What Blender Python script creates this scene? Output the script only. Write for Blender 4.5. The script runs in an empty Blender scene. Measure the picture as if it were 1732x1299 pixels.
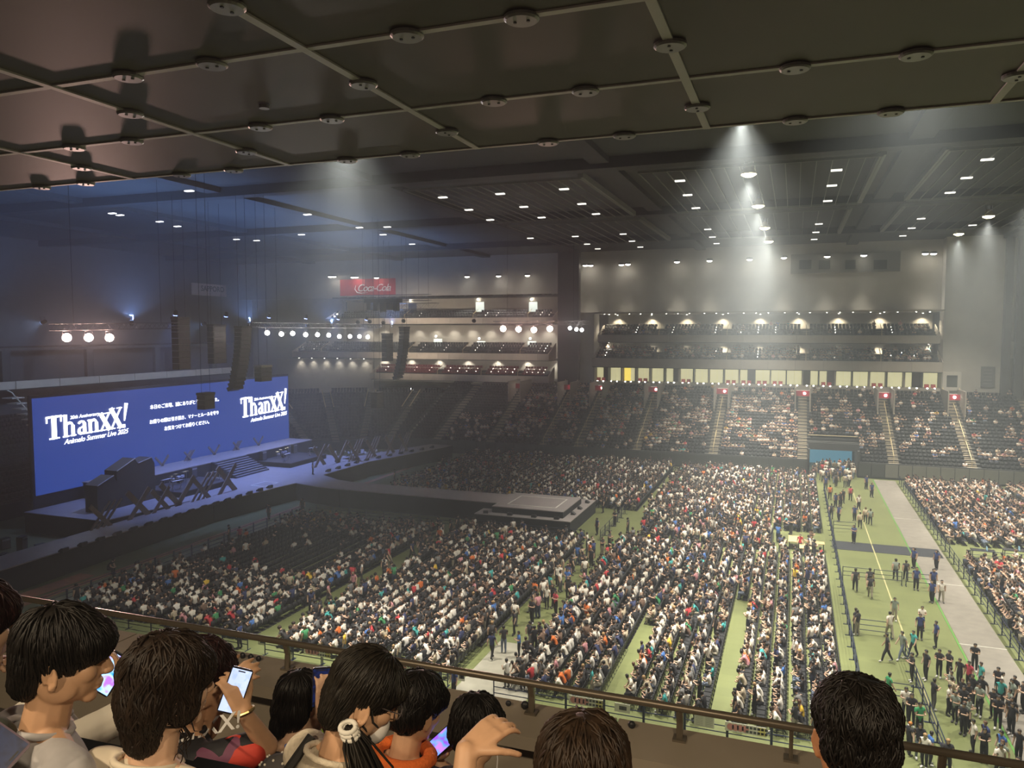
import bpy, bmesh, math, random
import numpy as np
from mathutils import Vector, Matrix

SC = bpy.context.scene
COL = SC.collection
R = math.radians
rng = random.Random(7)

# ------------------------------------------------------------------ camera
F, H = 1300.0, 19.5                       # focal length in pixels, eye height over the arena floor
YAW, PIT = R(20.2), math.atan(90 / 1300)
cam = bpy.data.cameras.new('camera')
cam.sensor_fit = 'HORIZONTAL'; cam.sensor_width = 36.0; cam.lens = 36.0 * F / 1732
cam.clip_start = 0.05; cam.clip_end = 600
cam_o = bpy.data.objects.new('camera', cam); COL.objects.link(cam_o)
cam_o.location = (0, 0, H); cam_o.rotation_euler = (R(90) - PIT, 0, YAW)
SC.camera = cam_o

# ------------------------------------------------------------------ look, haze
vs = SC.view_settings
vs.view_transform = 'Standard'; vs.look = 'None'; vs.gamma = 1; vs.exposure = 0.3; vs.use_curve_mapping = False
cy = SC.cycles
cy.max_bounces = 4; cy.diffuse_bounces = 2; cy.glossy_bounces = 2; cy.transmission_bounces = 3
cy.volume_bounces = 0; cy.transparent_max_bounces = 8
cy.use_adaptive_sampling = True; cy.adaptive_threshold = 0.03; cy.use_denoising = True; cy.sample_clamp_indirect = 4.0
HAZE = 0.0030
W = bpy.data.worlds.new('hall_air'); SC.world = W; W.use_nodes = True
wt = W.node_tree; wt.nodes.clear()
wo = wt.nodes.new('ShaderNodeOutputWorld')
wb = wt.nodes.new('ShaderNodeBackground'); wb.inputs['Color'].default_value = (0, 0, 0, 1); wb.inputs['Strength'].default_value = 0
wv = wt.nodes.new('ShaderNodeVolumeScatter')
wv.inputs['Color'].default_value = (0.80, 0.91, 1, 1); wv.inputs['Density'].default_value = HAZE; wv.inputs['Anisotropy'].default_value = 0.35
wt.links.new(wb.outputs[0], wo.inputs['Surface']); wt.links.new(wv.outputs[0], wo.inputs['Volume'])

# ------------------------------------------------------------------ pixel -> world
FWD = Vector((-math.sin(YAW) * math.cos(PIT), math.cos(YAW) * math.cos(PIT), -math.sin(PIT)))
RGT = Vector((math.cos(YAW), math.sin(YAW), 0)); UPV = RGT.cross(FWD)
EYE = Vector((0, 0, H))
def ray(px, py): return FWD + RGT * ((px - 866) / F) - UPV * ((py - 649.5) / F)
def onz(px, py, z=0.0):
    d = ray(px, py); return EYE + d * ((z - H) / d.z)
def ony(px, py, y):
    d = ray(px, py); return EYE + d * (y / d.y)
def onx(px, py, x):
    d = ray(px, py); return EYE + d * (x / d.x)
def atd(px, py, depth): return EYE + ray(px, py) * depth
def proj(p):
    v = Vector(p) - EYE; z = v.dot(FWD)
    return (866 + F * v.dot(RGT) / z, 649.5 - F * v.dot(UPV) / z, z) if z > .05 else (-9999, -9999, z)

# ------------------------------------------------------------------ materials
MATS = {}
def mat(name, col, rough=.6, metal=0., noise=0., nscale=8., emit=0., ecol=None, bump=0., spec=None, streak=None):
    if name in MATS: return MATS[name]
    m = bpy.data.materials.new(name); m.use_nodes = True; MATS[name] = m
    nt = m.node_tree; b = nt.nodes['Principled BSDF']
    b.inputs['Base Color'].default_value = (*col, 1); b.inputs['Roughness'].default_value = rough; b.inputs['Metallic'].default_value = metal
    if spec is not None: b.inputs['Specular IOR Level'].default_value = spec
    if emit:
        b.inputs['Emission Color'].default_value = (*(ecol or col), 1); b.inputs['Emission Strength'].default_value = emit
        if name != 'blue_video_screen': m.cycles.emission_sampling = 'NONE'
    if noise or bump:
        tc = nt.nodes.new('ShaderNodeTexCoord'); nz = nt.nodes.new('ShaderNodeTexNoise')
        nz.inputs['Scale'].default_value = nscale; nz.inputs['Detail'].default_value = 4
        src = tc.outputs['Object']
        if streak:
            mp = nt.nodes.new('ShaderNodeMapping'); mp.inputs['Scale'].default_value = streak
            nt.links.new(src, mp.inputs['Vector']); src = mp.outputs[0]
        nt.links.new(src, nz.inputs['Vector'])
        if noise:
            mr = nt.nodes.new('ShaderNodeMapRange'); mr.inputs['From Min'].default_value = .3; mr.inputs['From Max'].default_value = .7
            mr.inputs['To Min'].default_value = 1 - noise; mr.inputs['To Max'].default_value = 1 + noise
            nt.links.new(nz.outputs['Fac'], mr.inputs['Value'])
            mx = nt.nodes.new('ShaderNodeVectorMath'); mx.operation = 'SCALE'; mx.inputs[0].default_value = col
            nt.links.new(mr.outputs[0], mx.inputs['Scale']); nt.links.new(mx.outputs[0], b.inputs['Base Color'])
        if bump:
            bp = nt.nodes.new('ShaderNodeBump'); bp.inputs['Strength'].default_value = bump; bp.inputs['Distance'].default_value = .02
            nt.links.new(nz.outputs['Fac'], bp.inputs['Height']); nt.links.new(bp.outputs[0], b.inputs['Normal'])
    return m
def attr_mat(name, rough=.8):
    if name in MATS: return MATS[name]
    m = bpy.data.materials.new(name); m.use_nodes = True; MATS[name] = m
    nt = m.node_tree; b = nt.nodes['Principled BSDF']; b.inputs['Roughness'].default_value = rough
    a = nt.nodes.new('ShaderNodeAttribute'); a.attribute_name = 'tint'
    nt.links.new(a.outputs['Color'], b.inputs['Base Color'])
    return m

# ------------------------------------------------------------------ mesh building
class MB:
    def __init__(s): s.v = []; s.f = []
    def add(s, vs, fs):
        o = len(s.v); s.v += [tuple(v) for v in vs]; s.f += [tuple(i + o for i in f) for f in fs]; return s
    def box(s, c, d, rz=0, rx=0, ry=0):
        M = Matrix.Rotation(rz, 3, 'Z') @ Matrix.Rotation(ry, 3, 'Y') @ Matrix.Rotation(rx, 3, 'X')
        vs = []
        for x in (-.5, .5):
            for y in (-.5, .5):
                for z in (-.5, .5): vs.append(Vector(c) + M @ Vector((x * d[0], y * d[1], z * d[2])))
        return s.add(vs, [(0, 1, 3, 2), (4, 6, 7, 5), (0, 4, 5, 1), (2, 3, 7, 6), (0, 2, 6, 4), (1, 5, 7, 3)])
    def bx(s, x0, x1, y0, y1, z0, z1): return s.box(((x0 + x1) / 2, (y0 + y1) / 2, (z0 + z1) / 2), (abs(x1 - x0), abs(y1 - y0), abs(z1 - z0)))
    def tube(s, pts, r, n=6, cap=True):
        pts = [Vector(p) for p in pts]; rs = r if isinstance(r, (list, tuple)) else [r] * len(pts)
        rings = []; up = None
        for i, p in enumerate(pts):
            t = (pts[min(i + 1, len(pts) - 1)] - pts[max(i - 1, 0)]).normalized()
            if up is None: up = Vector((0, 0, 1)) if abs(t.z) < .9 else Vector((1, 0, 0))
            a = t.cross(up)
            if a.length < 1e-4: a = t.orthogonal()
            a.normalize(); b = t.cross(a).normalized(); up = a.cross(t)
            rings.append([p + (a * math.cos(2 * math.pi * k / n) + b * math.sin(2 * math.pi * k / n)) * rs[i] for k in range(n)])
        vs = [v for rg in rings for v in rg]; fs = []
        for i in range(len(pts) - 1):
            for k in range(n): fs.append((i * n + k, i * n + (k + 1) % n, (i + 1) * n + (k + 1) % n, (i + 1) * n + k))
        if cap: fs += [tuple(reversed(range(n))), tuple(range((len(pts) - 1) * n, len(pts) * n))]
        return s.add(vs, fs)
    def lathe(s, c, prof, n=16, axis='Z', M=None):
        vs = []; fs = []; c = Vector(c)
        for (r, h) in prof:
            for k in range(n):
                a = 2 * math.pi * k / n; q = Vector((r * math.cos(a), r * math.sin(a), h))
                if axis == 'X': q = Vector((q.z, q.x, q.y))
                if axis == 'Y': q = Vector((q.x, q.z, q.y))
                if M is not None: q = M @ q
                vs.append(c + q)
        for i in range(len(prof) - 1):
            for k in range(n): fs.append((i * n + k, i * n + (k + 1) % n, (i + 1) * n + (k + 1) % n, (i + 1) * n + k))
        fs += [tuple(reversed(range(n))), tuple(range((len(prof) - 1) * n, len(prof) * n))]
        return s.add(vs, fs)
    def ell(s, c, r, nu=12, nv=8, M=None):
        vs = []; fs = []; c = Vector(c)
        for j in range(nv + 1):
            th = math.pi * j / nv
            for i in range(nu):
                ph = 2 * math.pi * i / nu
                q = Vector((r[0] * math.sin(th) * math.cos(ph), r[1] * math.sin(th) * math.sin(ph), r[2] * math.cos(th)))
                vs.append(c + (M @ q if M is not None else q))
        for j in range(nv):
            for i in range(nu): fs.append((j * nu + i, (j + 1) * nu + i, (j + 1) * nu + (i + 1) % nu, j * nu + (i + 1) % nu))
        return s.add(vs, fs)
    def prism(s, poly, axis, a0, a1):
        n = len(poly)
        def P(u, v, w): return {'X': (w, u, v), 'Y': (u, w, v), 'Z': (u, v, w)}[axis]
        vs = [P(u, v, a0) for u, v in poly] + [P(u, v, a1) for u, v in poly]
        fs = [tuple(range(n)), tuple(range(2 * n - 1, n - 1, -1))] + [(i, i + n, (i + 1) % n + n, (i + 1) % n) for i in range(n)]
        return s.add(vs, fs)
    def mesh(s, name):
        me = bpy.data.meshes.new(name); me.from_pydata(s.v, [], s.f)
        bm = bmesh.new(); bm.from_mesh(me); bmesh.ops.recalc_face_normals(bm, faces=bm.faces); bm.to_mesh(me); bm.free()
        return me
    def build(s, name, m, parent=None, smooth=False):
        me = s.mesh(name)
        if smooth: me.polygons.foreach_set('use_smooth', [True] * len(me.polygons))
        return link(name, me, m, parent)
def link(name, me, m=None, parent=None, loc=None, rz=0):
    if m is not None and len(me.materials) == 0: me.materials.append(m)
    o = bpy.data.objects.new(name, me); COL.objects.link(o)
    if parent is not None:
        o.parent = parent
    if loc is not None: o.location = loc
    o.rotation_euler.z = rz
    return o
def empty(name, loc=(0, 0, 0), rz=0, parent=None):
    o = bpy.data.objects.new(name, None); COL.objects.link(o); o.location = loc; o.rotation_euler.z = rz; o.empty_display_size = .2
    if parent: o.parent = parent
    return o
def tag(o, label, cat, group=None):
    o['label'] = label; o['category'] = cat
    if group: o['group'] = group
    return o
BENCH = bpy.data.scenes.new('workbench')      # empty scratch scene: modifiers and text are evaluated there, quickly
def evaluated(ob):
    BENCH.collection.objects.link(ob); vl = BENCH.view_layers[0]; vl.update()
    dg = vl.depsgraph; dg.update()
    me = bpy.data.meshes.new_from_object(ob.evaluated_get(dg))
    bpy.data.objects.remove(ob)
    return me
def struct(o): o['kind'] = 'structure'; return o
def stuff(o): o['kind'] = 'stuff'; return o
def spot(name, loc, target, power, col, size=90, blend=.6, rad=.3, parent=None):
    l = bpy.data.lights.new(name, 'SPOT'); l.energy = power; l.color = col; l.spot_size = R(size); l.spot_blend = blend; l.shadow_soft_size = rad
    o = bpy.data.objects.new(name, l); COL.objects.link(o); o.location = loc
    d = Vector(target) - Vector(loc); o.rotation_euler = d.to_track_quat('-Z', 'Y').to_euler()
    if parent: o.parent = parent
    return o

ORD = ['first', 'second', 'third', 'fourth', 'fifth', 'sixth', 'seventh', 'eighth', 'ninth', 'tenth', 'eleventh', 'twelfth', 'thirteenth', 'fourteenth', 'fifteenth', 'sixteenth', 'seventeenth', 'eighteenth', 'nineteenth', 'twentieth', 'twenty-first', 'twenty-second']
# ------------------------------------------------------------------ key dimensions of the hall
CEIL = 33.5; YF = 111.0; YB = 131.0; XE = -98.0; XR = 62.0
WARM = (1.0, .90, .68); WHITE = (1, .97, .88)

# ------------------------------------------------------------------ structure: floor
def m_floor():
    m = mat('green_arena_flooring', (.30, .36, .19), .42)
    nt = m.node_tree; b = nt.nodes['Principled BSDF']
    tc = nt.nodes.new('ShaderNodeTexCoord')
    br = nt.nodes.new('ShaderNodeTexBrick'); br.inputs['Scale'].default_value = 1; br.inputs['Brick Width'].default_value = 4.0; br.inputs['Row Height'].default_value = .9
    br.inputs['Mortar Size'].default_value = .012; br.inputs['Color1'].default_value = (.175, .20, .082, 1); br.inputs['Color2'].default_value = (.158, .183, .076, 1); br.inputs['Mortar'].default_value = (.11, .14, .055, 1)
    nz = nt.nodes.new('ShaderNodeTexNoise'); nz.inputs['Scale'].default_value = .35; nz.inputs['Detail'].default_value = 5
    mr = nt.nodes.new('ShaderNodeMapRange'); mr.inputs['To Min'].default_value = .82; mr.inputs['To Max'].default_value = 1.15
    sc = nt.nodes.new('ShaderNodeVectorMath'); sc.operation = 'SCALE'
    nt.links.new(tc.outputs['Object'], br.inputs['Vector']); nt.links.new(tc.outputs['Object'], nz.inputs['Vector'])
    nt.links.new(nz.outputs['Fac'], mr.inputs['Value']); nt.links.new(br.outputs['Color'], sc.inputs[0]); nt.links.new(mr.outputs[0], sc.inputs['Scale'])
    nt.links.new(sc.outputs[0], b.inputs['Base Color'])
    return m
floor = struct(MB().bx(-112, XR, 6, 146, -.4, 0).build('floor', m_floor()))
M_PATH = mat('grey_path_carpet', (.21, .195, .17), .8, noise=.12, nscale=1.5)
MB().bx(10.1, 12.6, 34, 110, 0.001, .012).build('grey_path', M_PATH, floor)
M_LINE = mat('white_floor_tape', (.5, .5, .45), .6); M_YL = mat('yellow_floor_tape', (.42, .4, .2), .6); M_GL = mat('bright_green_tape', (.10, .28, .06), .6)
M_OR = mat('orange_floor_border', (.42, .22, .13), .7, noise=.15, nscale=2)
for (a, b, m) in (((7.0, 30), (7.0, 110), M_YL), ((10.0, 30), (10.0, 110), M_GL), ((-40, 33.4), (30, 33.4), M_LINE), ((-12.6, 20), (-12.6, 37), M_LINE), ((-16.2, 20), (-16.2, 37), M_LINE), ((10.1, 88), (12.5, 88), M_LINE), ((10.1, 66), (12.5, 66), M_LINE), ((10.1, 53.5), (12.6, 53.5), M_LINE)):
    MB().bx(min(a[0], b[0]) - .05, max(a[0], b[0]) + .05, min(a[1], b[1]) - .05, max(a[1], b[1]) + .05, .012, .02).build('floor_line', m, floor)
MB().bx(-51.6, -50.9, 20, 71, .002, .012).build('orange_border', M_OR, floor)
MB().bx(-51.6, -50.9, 79, 111, .002, .012).build('orange_border', M_OR, floor)
MB().bx(-53.6, -52.0, 20, 45, .002, .01).build('orange_border', M_OR, floor)
MB().bx(3.6, 12.4, 73.5, 76.4, .002, .02).build('cable_mat', mat('black_cable_mat', (.035, .04, .05), .5, noise=.2), floor)
M_MAT = mat('pale_floor_sheet', (.36, .35, .29), .35, noise=.15, nscale=1.2)
for (x0, x1, y0, y1) in ((-36, -27, 29, 33.2), (-17, -12.9, 30, 44), (-48, -37, 60, 68)):
    MB().bx(x0, x1, y0, y1, .003, .014).build('floor_sheet', M_MAT, floor)

# ------------------------------------------------------------------ structure: hall ceiling, grilles
M_CEIL = mat('dark_hall_ceiling', (.05, .057, .06), .75, noise=.12, nscale=.25)
ceiling = struct(MB().bx(-112, XR, 6, 146, CEIL, CEIL + .5).build('ceiling', M_CEIL))
M_BEAM = mat('dark_ceiling_beam', (.035, .04, .042), .7)
for y in (46, 62.5, 88.7, 114.5):
    MB().bx(-112, XR, y - .7, y + .7, CEIL - .9, CEIL).build('ceiling_beam', M_BEAM, ceiling)
for x in (-92, -72, -54, -37, -15.2, 8, 29):
    MB().bx(x - .8, x + .8, 20, 133, CEIL - .5, CEIL).build('ceiling_beam', M_BEAM, ceiling)
M_SLAT = mat('grey_ceiling_slat', (.16, .17, .16), .55)
slat_me = MB().bx(-.03, .03, -11.4, 11.4, -.1, .0).mesh('grille_slat'); slat_me.materials.append(M_SLAT)
rail_me = MB().bx(-.22, .22, -11.6, 11.6, -.5, .0).mesh('grille_rail'); rail_me.materials.append(M_SLAT)
for (x0, x1, yc) in ((-12.5, 5.8, 75.5), (10.1, 28, 75.3), (-34.5, -17.5, 76), (-12, 5.2, 101.8), (10.4, 27, 101.8), (-34, -17.5, 102)):
    n = 16 if yc < 90 else 11
    for k in range(n + 1): link('grille_slat', slat_me, None, ceiling, (x0 + (x1 - x0) * k / n, yc, CEIL - .95))
    link('grille_rail', rail_me, None, ceiling, (x1 if x0 < 8 else x0, yc, CEIL - .5))
    for yy in (-11.5, 11.5): MB().bx(x0, x1, yc + yy - .07, yc + yy + .07, CEIL - 1.1, CEIL - .9).build('grille_end_bar', M_SLAT, ceiling)

# ------------------------------------------------------------------ structure: walls
M_WALL = mat('warm_grey_concrete_wall', (.50, .485, .44), .85, noise=.06, nscale=.5)
M_DARKW = mat('charcoal_wall', (.07, .075, .08), .8)
M_BEIGE = mat('beige_recess_wall', (.52, .49, .42), .8, noise=.05, nscale=1)
wf = MB()
wf.bx(-39, XR, 134, 135, 22.6, CEIL); wf.bx(-112, -39, 134, 135, 26.0, CEIL)
wf.bx(20.9, XR, 131.2, 135, 0, 22.7)
wf.bx(20.9, XR, 131.2, 134.2, 22.5, CEIL)
wf.bx(-39.0, -33.0, 131.2, 135, 0, 22.7)
wf.bx(-112, -88, 138, 139, 0, 26.2)
wf.bx(-88, -39, 146, 147, 8, 30)
wall_far = struct(wf.build('wall_far', M_WALL))
struct(MB().bx(-33, 21, 142, 142.5, 9, 23).build('wall_far_recess', M_BEIGE))
struct(MB().bx(-112, -39, 143, 143.5, 9, 27).build('wall_far_recess', M_BEIGE))
struct(MB().bx(-112, -111, 6, 146, 0, CEIL).build('wall_end', mat('dark_end_wall', (.12, .13, .15), .85, noise=.08, nscale=.6)))
struct(MB().bx(XR, XR + 1, 6, 146, 0, CEIL).build('wall_right', M_WALL))
struct(MB().bx(-112, XR, -13, -12, 0, CEIL).build('wall_near', M_DARKW))
# details of the wall right of the tiers
M_PIL = mat('dark_grey_steel', (.085, .088, .086), .6); M_FRAME = mat('pale_frame', (.62, .6, .54), .6); M_HOLE = mat('deep_shadow_grey', (.10, .11, .10), .9)
for (px, w, y0) in ((963, 1.9, 130.6), (1700, .45, 130.9), (1722, .55, 130.9)):
    p = ony(px, 600, y0)
    MB().bx(p.x - w, p.x + w, y0 - .9, y0 + .3, 0, CEIL).build('steel_column', M_PIL, wall_far)
for (px0, px1) in ((1595, 1626),):
    a = ony(1595, 629, 131); b = ony(1625, 661, 131)
    MB().bx(a.x + .5, b.x - .5, 131.05, 131.19, b.z + .5, a.z - .5).build('opening_shade', M_HOLE, wall_far)  # dark sheet colours in the shade of the framed opening
    for (x0, x1, z0, z1) in ((a.x, b.x, a.z - .5, a.z), (a.x, b.x, b.z, b.z + .5), (a.x, a.x + .5, b.z + .5, a.z - .5), (b.x - .5, b.x, b.z + .5, a.z - .5)):
        MB().bx(x0, x1, 130.8, 131.19, z0, z1).build('hatch_frame', M_FRAME, wall_far)
a = ony(1660, 620, 131); b = ony(1682, 655, 131)
MB().bx(a.x, b.x, 131.0, 131.19, b.z, a.z).build('louvre_panel', mat('slate_louvre', (.16, .165, .165), .7), wall_far)
for k in range(5):
    z = b.z + .5 + (a.z - b.z - 1) * k / 4
    MB().bx(a.x + .3, b.x - .4, 130.92, 131.0, z - .05, z + .05).build('louvre_slat', mat('pale_louvre_slat', (.3, .3, .29), .6), wall_far)
for (px, y0, y1) in ((1712, 578, 606), (1711, 502, 520)):
    a = ony(px - 5, y0, 131); b = ony(px + 3, y1, 131)
    MB().bx(a.x, b.x, 130.95, 131.19, b.z, a.z).build('wall_panel', M_FRAME, wall_far)
# control room windows high on the far wall
a = ony(1338, 431, 134); b = ony(1522, 459, 134)
MB().bx(a.x, b.x, 133.6, 133.99, b.z, a.z).build('control_room_band', mat('dim_control_room', (.2, .2, .18), .7), wall_far)
for (x0, x1) in ((1352, 1372), (1385, 1404), (1430, 1447), (1478, 1500)):
    p = ony(x0, 440, 133.5); q = ony(x1, 455, 133.5)
    MB().bx(p.x, q.x, 133.45, 133.6, q.z, p.z).build('window_pane', mat('dark_window_glass', (.05, .055, .05), .15), wall_far)
# roller doors at the foot of the wall
for (x0, x1, y0, y1, m) in ((1622, 1652, 676, 712, M_WALL), (1659, 1680, 672, 715, M_PIL)):
    p = ony(x0, y0, 131); q = ony(x1, y1, 131)
    MB().bx(p.x, q.x, 130.95, 131.19, q.z, p.z).build('roller_door', m, wall_far)
# ------------------------------------------------------------------ seats and people gathered for the stands
SEATS = []        # (x, y, z, angle, colour) of fixed stand seats
STAND_SPOTS = []  # (x, y, z, angle) where somebody may sit
M_CONC = mat('dark_grey_concrete_step', (.06, .063, .064), .85, noise=.1, nscale=.8)
M_STAIR = mat('tan_stair_tread', (.33, .29, .22), .8, noise=.1, nscale=2)
M_RAILY = mat('pale_gold_handrail', (.62, .52, .3), .4)
M_SEATD = (.014, .017, .018); M_SEATR = (.22, .035, .045)
M_LAMP = mat('white_lamp_glass', (1, .97, .9), .4, emit=14, ecol=(1, .96, .85))
M_FASC = mat('tan_grey_fascia', (.40, .37, .32), .8, noise=.07, nscale=.7)
M_FASCL = mat('lit_fascia_board', (.80, .72, .60), .8, noise=.06, nscale=.7)  # light falling on these fronts is put into the paler colour
NR = 22
def row_y(k): return YF + .9 + k * .86
def row_z(k): return 1.5 + k * .385
def bowl_profile(k0=0, under=0.0):
    pts = [(row_y(k0) - .45 if k0 else YF - .1, under)]
    if k0 == 0: pts += [(YF - .1, 2.1), (YF + .08, 2.1), (YF + .08, row_z(0))]
    for k in range(k0, NR):
        y = row_y(k) - .43
        pts += [(y, row_z(k) - (.385 if k > k0 or k0 else 0)), (y, row_z(k))]
    pts += [(YB + .15, row_z(NR - 1)), (YB + .15, under)]
    out = []
    for p in pts:
        if not out or (abs(p[0] - out[-1][0]) + abs(p[1] - out[-1][1])) > 1e-5: out.append(p)
    return out
AISLES = [-54.5, -45.2, -36.3, -30.8, -21.7, -10.7, 1.3, 12.7, 21.8, 31, 40]
for nm, xs, lab in (('lower_stand', ((-60, 2.2), (8.2, 45)), 'long dark lower stand of stepped seats facing us across the floor'),):
    st = empty(nm, (0, YF, 0)); tag(st, lab, 'stand')
    for (x0, x1) in xs:
        MB().prism([(y - YF, z) for y, z in bowl_profile()], 'X', x0, x1).build('terrace', M_CONC, st)
    MB().prism([(y - YF, z) for y, z in bowl_profile(6, 3.45)], 'X', 2.2, 8.2).build('terrace', M_CONC, st)
    # front panels
    M_FP = mat('dark_front_panel', (.06, .066, .062), .6); M_FB = mat('grey_front_board', (.2, .2, .18), .7)
    for k in range(64):
        x = -59 + k * 1.62
        if 1.4 < x < 8.6 or x > 44: continue
        MB().bx(x - .76, x + .76, -.2, -.11, .25, 1.95).build('front_panel', M_FP if x < 12 else M_FB, st)
    for ax in AISLES:
        s = MB()
        for k in range(NR):
            y = row_y(k) - YF - .43
            s.bx(ax - .62, ax + .62, y, y + .43, row_z(k), row_z(k) + .02); s.bx(ax - .62, ax + .62, y - .3, y, row_z(k) - .385, row_z(k) - .19)
        s.build('stair_flight', M_STAIR, st)
        if ax > -40 and ax < 35 and ax != 1.3:
            pts = [(ax, row_y(k) - YF, row_z(k) + .95) for k in (1, 6, 7, 12, 13, 17)]
            MB().tube(pts[0:2], .045, 5).tube(pts[2:4], .045, 5).tube(pts[4:6], .045, 5).tube([pts[0], (ax, pts[0][1], row_z(1))], .035, 5).tube([pts[1], (ax, pts[1][1], row_z(6))], .035, 5).tube([pts[2], (ax, pts[2][1], row_z(7))], .035, 5).tube([pts[3], (ax, pts[3][1], row_z(12))], .035, 5).tube([pts[4], (ax, pts[4][1], row_z(13))], .035, 5).tube([pts[5], (ax, pts[5][1], row_z(17))], .035, 5).build('handrail', M_RAILY, st)
        # doorway at the head of the aisle, cut into the top rows by two cheek walls
        if ax > -50 and ax < 30:
            yv = row_y(17) - YF; z0 = row_z(16); z1 = z0 + 2.45
            lit = ax > -33
            MB().bx(ax - 1.15, ax - 1.0, yv - 2.6, yv + 3.4, z0 - 1.4, z1 + .75).build('doorway_cheek', M_FASC, st)
            MB().bx(ax + 1.0, ax + 1.15, yv - 2.6, yv + 3.4, z0 - 1.4, z1 + .75).build('doorway_cheek', M_FASC, st)
            for sx in (-1.08, 1.08): MB().tube([(ax + sx, yv - 2.7, z0 - .3), (ax + sx, yv + 2.2, z1 + .95)], .06, 5).build('cheek_handrail', M_RAILY, st)
            MB().bx(ax - 1.0, ax + 1.0, yv + .9, yv + 1.1, z1 - .75, z1 + .1).build('doorway_header', mat('crimson_sign_panel', (.42, .02, .045), .5), st)
            MB().ell((ax + .25, yv + .8, z1 - .3), (.2, .1, .2), 8, 6).build('doorway_lamp', M_LAMP, st)
            MB().bx(ax - 1.0, ax + 1.0, yv + 3.2, yv + 3.3, z0, z1).build('doorway_light', mat('lit_concourse', (.9, .88, .8), .7, emit=1.6 if lit else .5), st)
            for sx in (-.7, -.25, .35): MB().bx(ax + sx - .12, ax + sx + .12, yv + 2.9, yv + 3.0, z0 + .2, z1 - .6).build('concourse_poster', mat('red_poster', (.5, .05, .07), .6), st)
    # tunnel mouth
    MB().bx(2.2, 8.2, 10.5, 10.7, 0, 3.4).build('tunnel_glow', mat('blue_lit_tunnel', (.2, .45, .62), .6, emit=.4, ecol=(.12, .42, .6)), st)
    for x in (2.1, 8.3): MB().bx(x - .12, x + .12, -.1, 10.6, 0, 3.5).build('tunnel_cheek', M_DARKW, st)
    MB().bx(2.0, 8.4, .9, 1.2, 3.35, 4.3).build('tunnel_lintel', M_DARKW, st)
    MB().tube([(2.0, 4.2, 4.9), (8.4, 4.2, 4.9)], .05, 5).build('tunnel_rail', M_RAILY, st)
near_aisle = lambda x: min(abs(x - a) for a in AISLES)
for k in range(NR):
    x = -59.6
    while x < 44.5:
        x += .54
        if near_aisle(x) < .9: continue
        if k >= 14 and near_aisle(x) < 1.35 and -50 < x < 30: continue
        if k < 7 and 1.8 < x < 8.6: continue
        SEATS.append((x, row_y(k) + .05, row_z(k), -math.pi / 2, M_SEATD)); STAND_SPOTS.append((x, row_y(k), row_z(k), k))

# corner and end stand (circular sweep, then straight towards us)
CC = Vector((-60, 95)); R0, R1, NE = 16.0, 33.0, 17
es = empty('end_stand', (-76, 95, 0)); tag(es, 'dark curved stand of empty seats wrapping behind the stage', 'stand')
def ring(r, a):    # a: 0 at the far straight, 1 at the end of the quarter arc, beyond: straight
    if a <= 1: t = R(90 + 90 * a); return Vector((CC.x + r * math.cos(t), CC.y + r * math.sin(t)))
    return Vector((CC.x - r, CC.y - (a - 1) * 40))
AS = [i / 16 for i in range(17)] + [1 + i * .25 for i in range(1, 9)]
g = MB()
for k in range(NE):
    r = R0 + k * 1.0; z = 1.6 + k * .41
    for i in range(len(AS) - 1):
        p = [ring(r, AS[i]), ring(r, AS[i + 1]), ring(r + 1.0, AS[i + 1]), ring(r + 1.0, AS[i])]
        o = Vector((-76, 95))
        g.add([(*(q - o), z) for q in p] + [(*(p[0] - o), z - .41 if k else 0), (*(p[1] - o), z - .41 if k else 0)], [(0, 1, 2, 3), (4, 5, 1, 0)])
g.build('terrace', M_CONC, es)
for a in (.10, .27, .44, .62, .8, 1.1, 1.5):
    s = MB()
    for k in range(NE):
        c = ring(R0 + k + .5, a) - Vector((-76, 95)); d = (ring(R0 + 5, a) - ring(R0, a)).normalized(); an = math.atan2(d.y, d.x)
        z = 1.6 + k * .41
        s.box((c.x, c.y, z + .03), (.5, 1.1, .06), an); s.box((c.x - d.x * .6, c.y - d.y * .6, z - .2), (.3, 1.1, .05), an)
    s.build('stair_flight', M_STAIR, es)
    if a < 1:
        for side in (-.7, .7):
            pts = []
            for k in (9, 15):
                c = ring(R0 + k, a) - Vector((-76, 95)); d = (ring(R0 + 5, a) - ring(R0, a)).normalized()
                pts.append((c.x - d.y * side, c.y + d.x * side, 1.6 + k * .41 + 1.0))
            MB().tube(pts, .09, 5).build('handrail', M_RAILY, es)
for k in range(NE):
    r = R0 + k + .55; z = 1.6 + k * .41
    a = 0.0
    while a < 2.9:
        a += .54 / (r * math.pi / 2) if a < 1 else .54 / 40
        if min(abs(a - q) for q in (.10, .27, .44, .62, .8, 1.1, 1.5)) < .9 / (r * 1.57 if a < 1 else 40): continue
        p = ring(r, a); d = (ring(r + 1, a) - p)
        SEATS.append((p.x, p.y, z, math.atan2(d.y, d.x) + math.pi, M_SEATD))
# white stepped platform at the left end of that stand
wl = empty('stair_platform', onx(20, 685, -84)); tag(wl, 'pale metal access stair at the far left of the end stand', 'stairs')
o = wl.location
for i in range(6):
    p = onx(12 + i * 8, 672 + i * 9, -84) - o
    MB().bx(p.x, p.x + 1.6, p.y - .6, p.y + .9, p.z - .12, p.z).build('step', M_FRAME, wl)
for dx in (0, 1.6):
    MB().tube([onx(12, 660, -84 + dx) - o, onx(20, 664, -84 + dx) - o, onx(50, 698, -84 + dx) - o], .07, 5).build('handrail', M_FRAME, wl)

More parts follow.
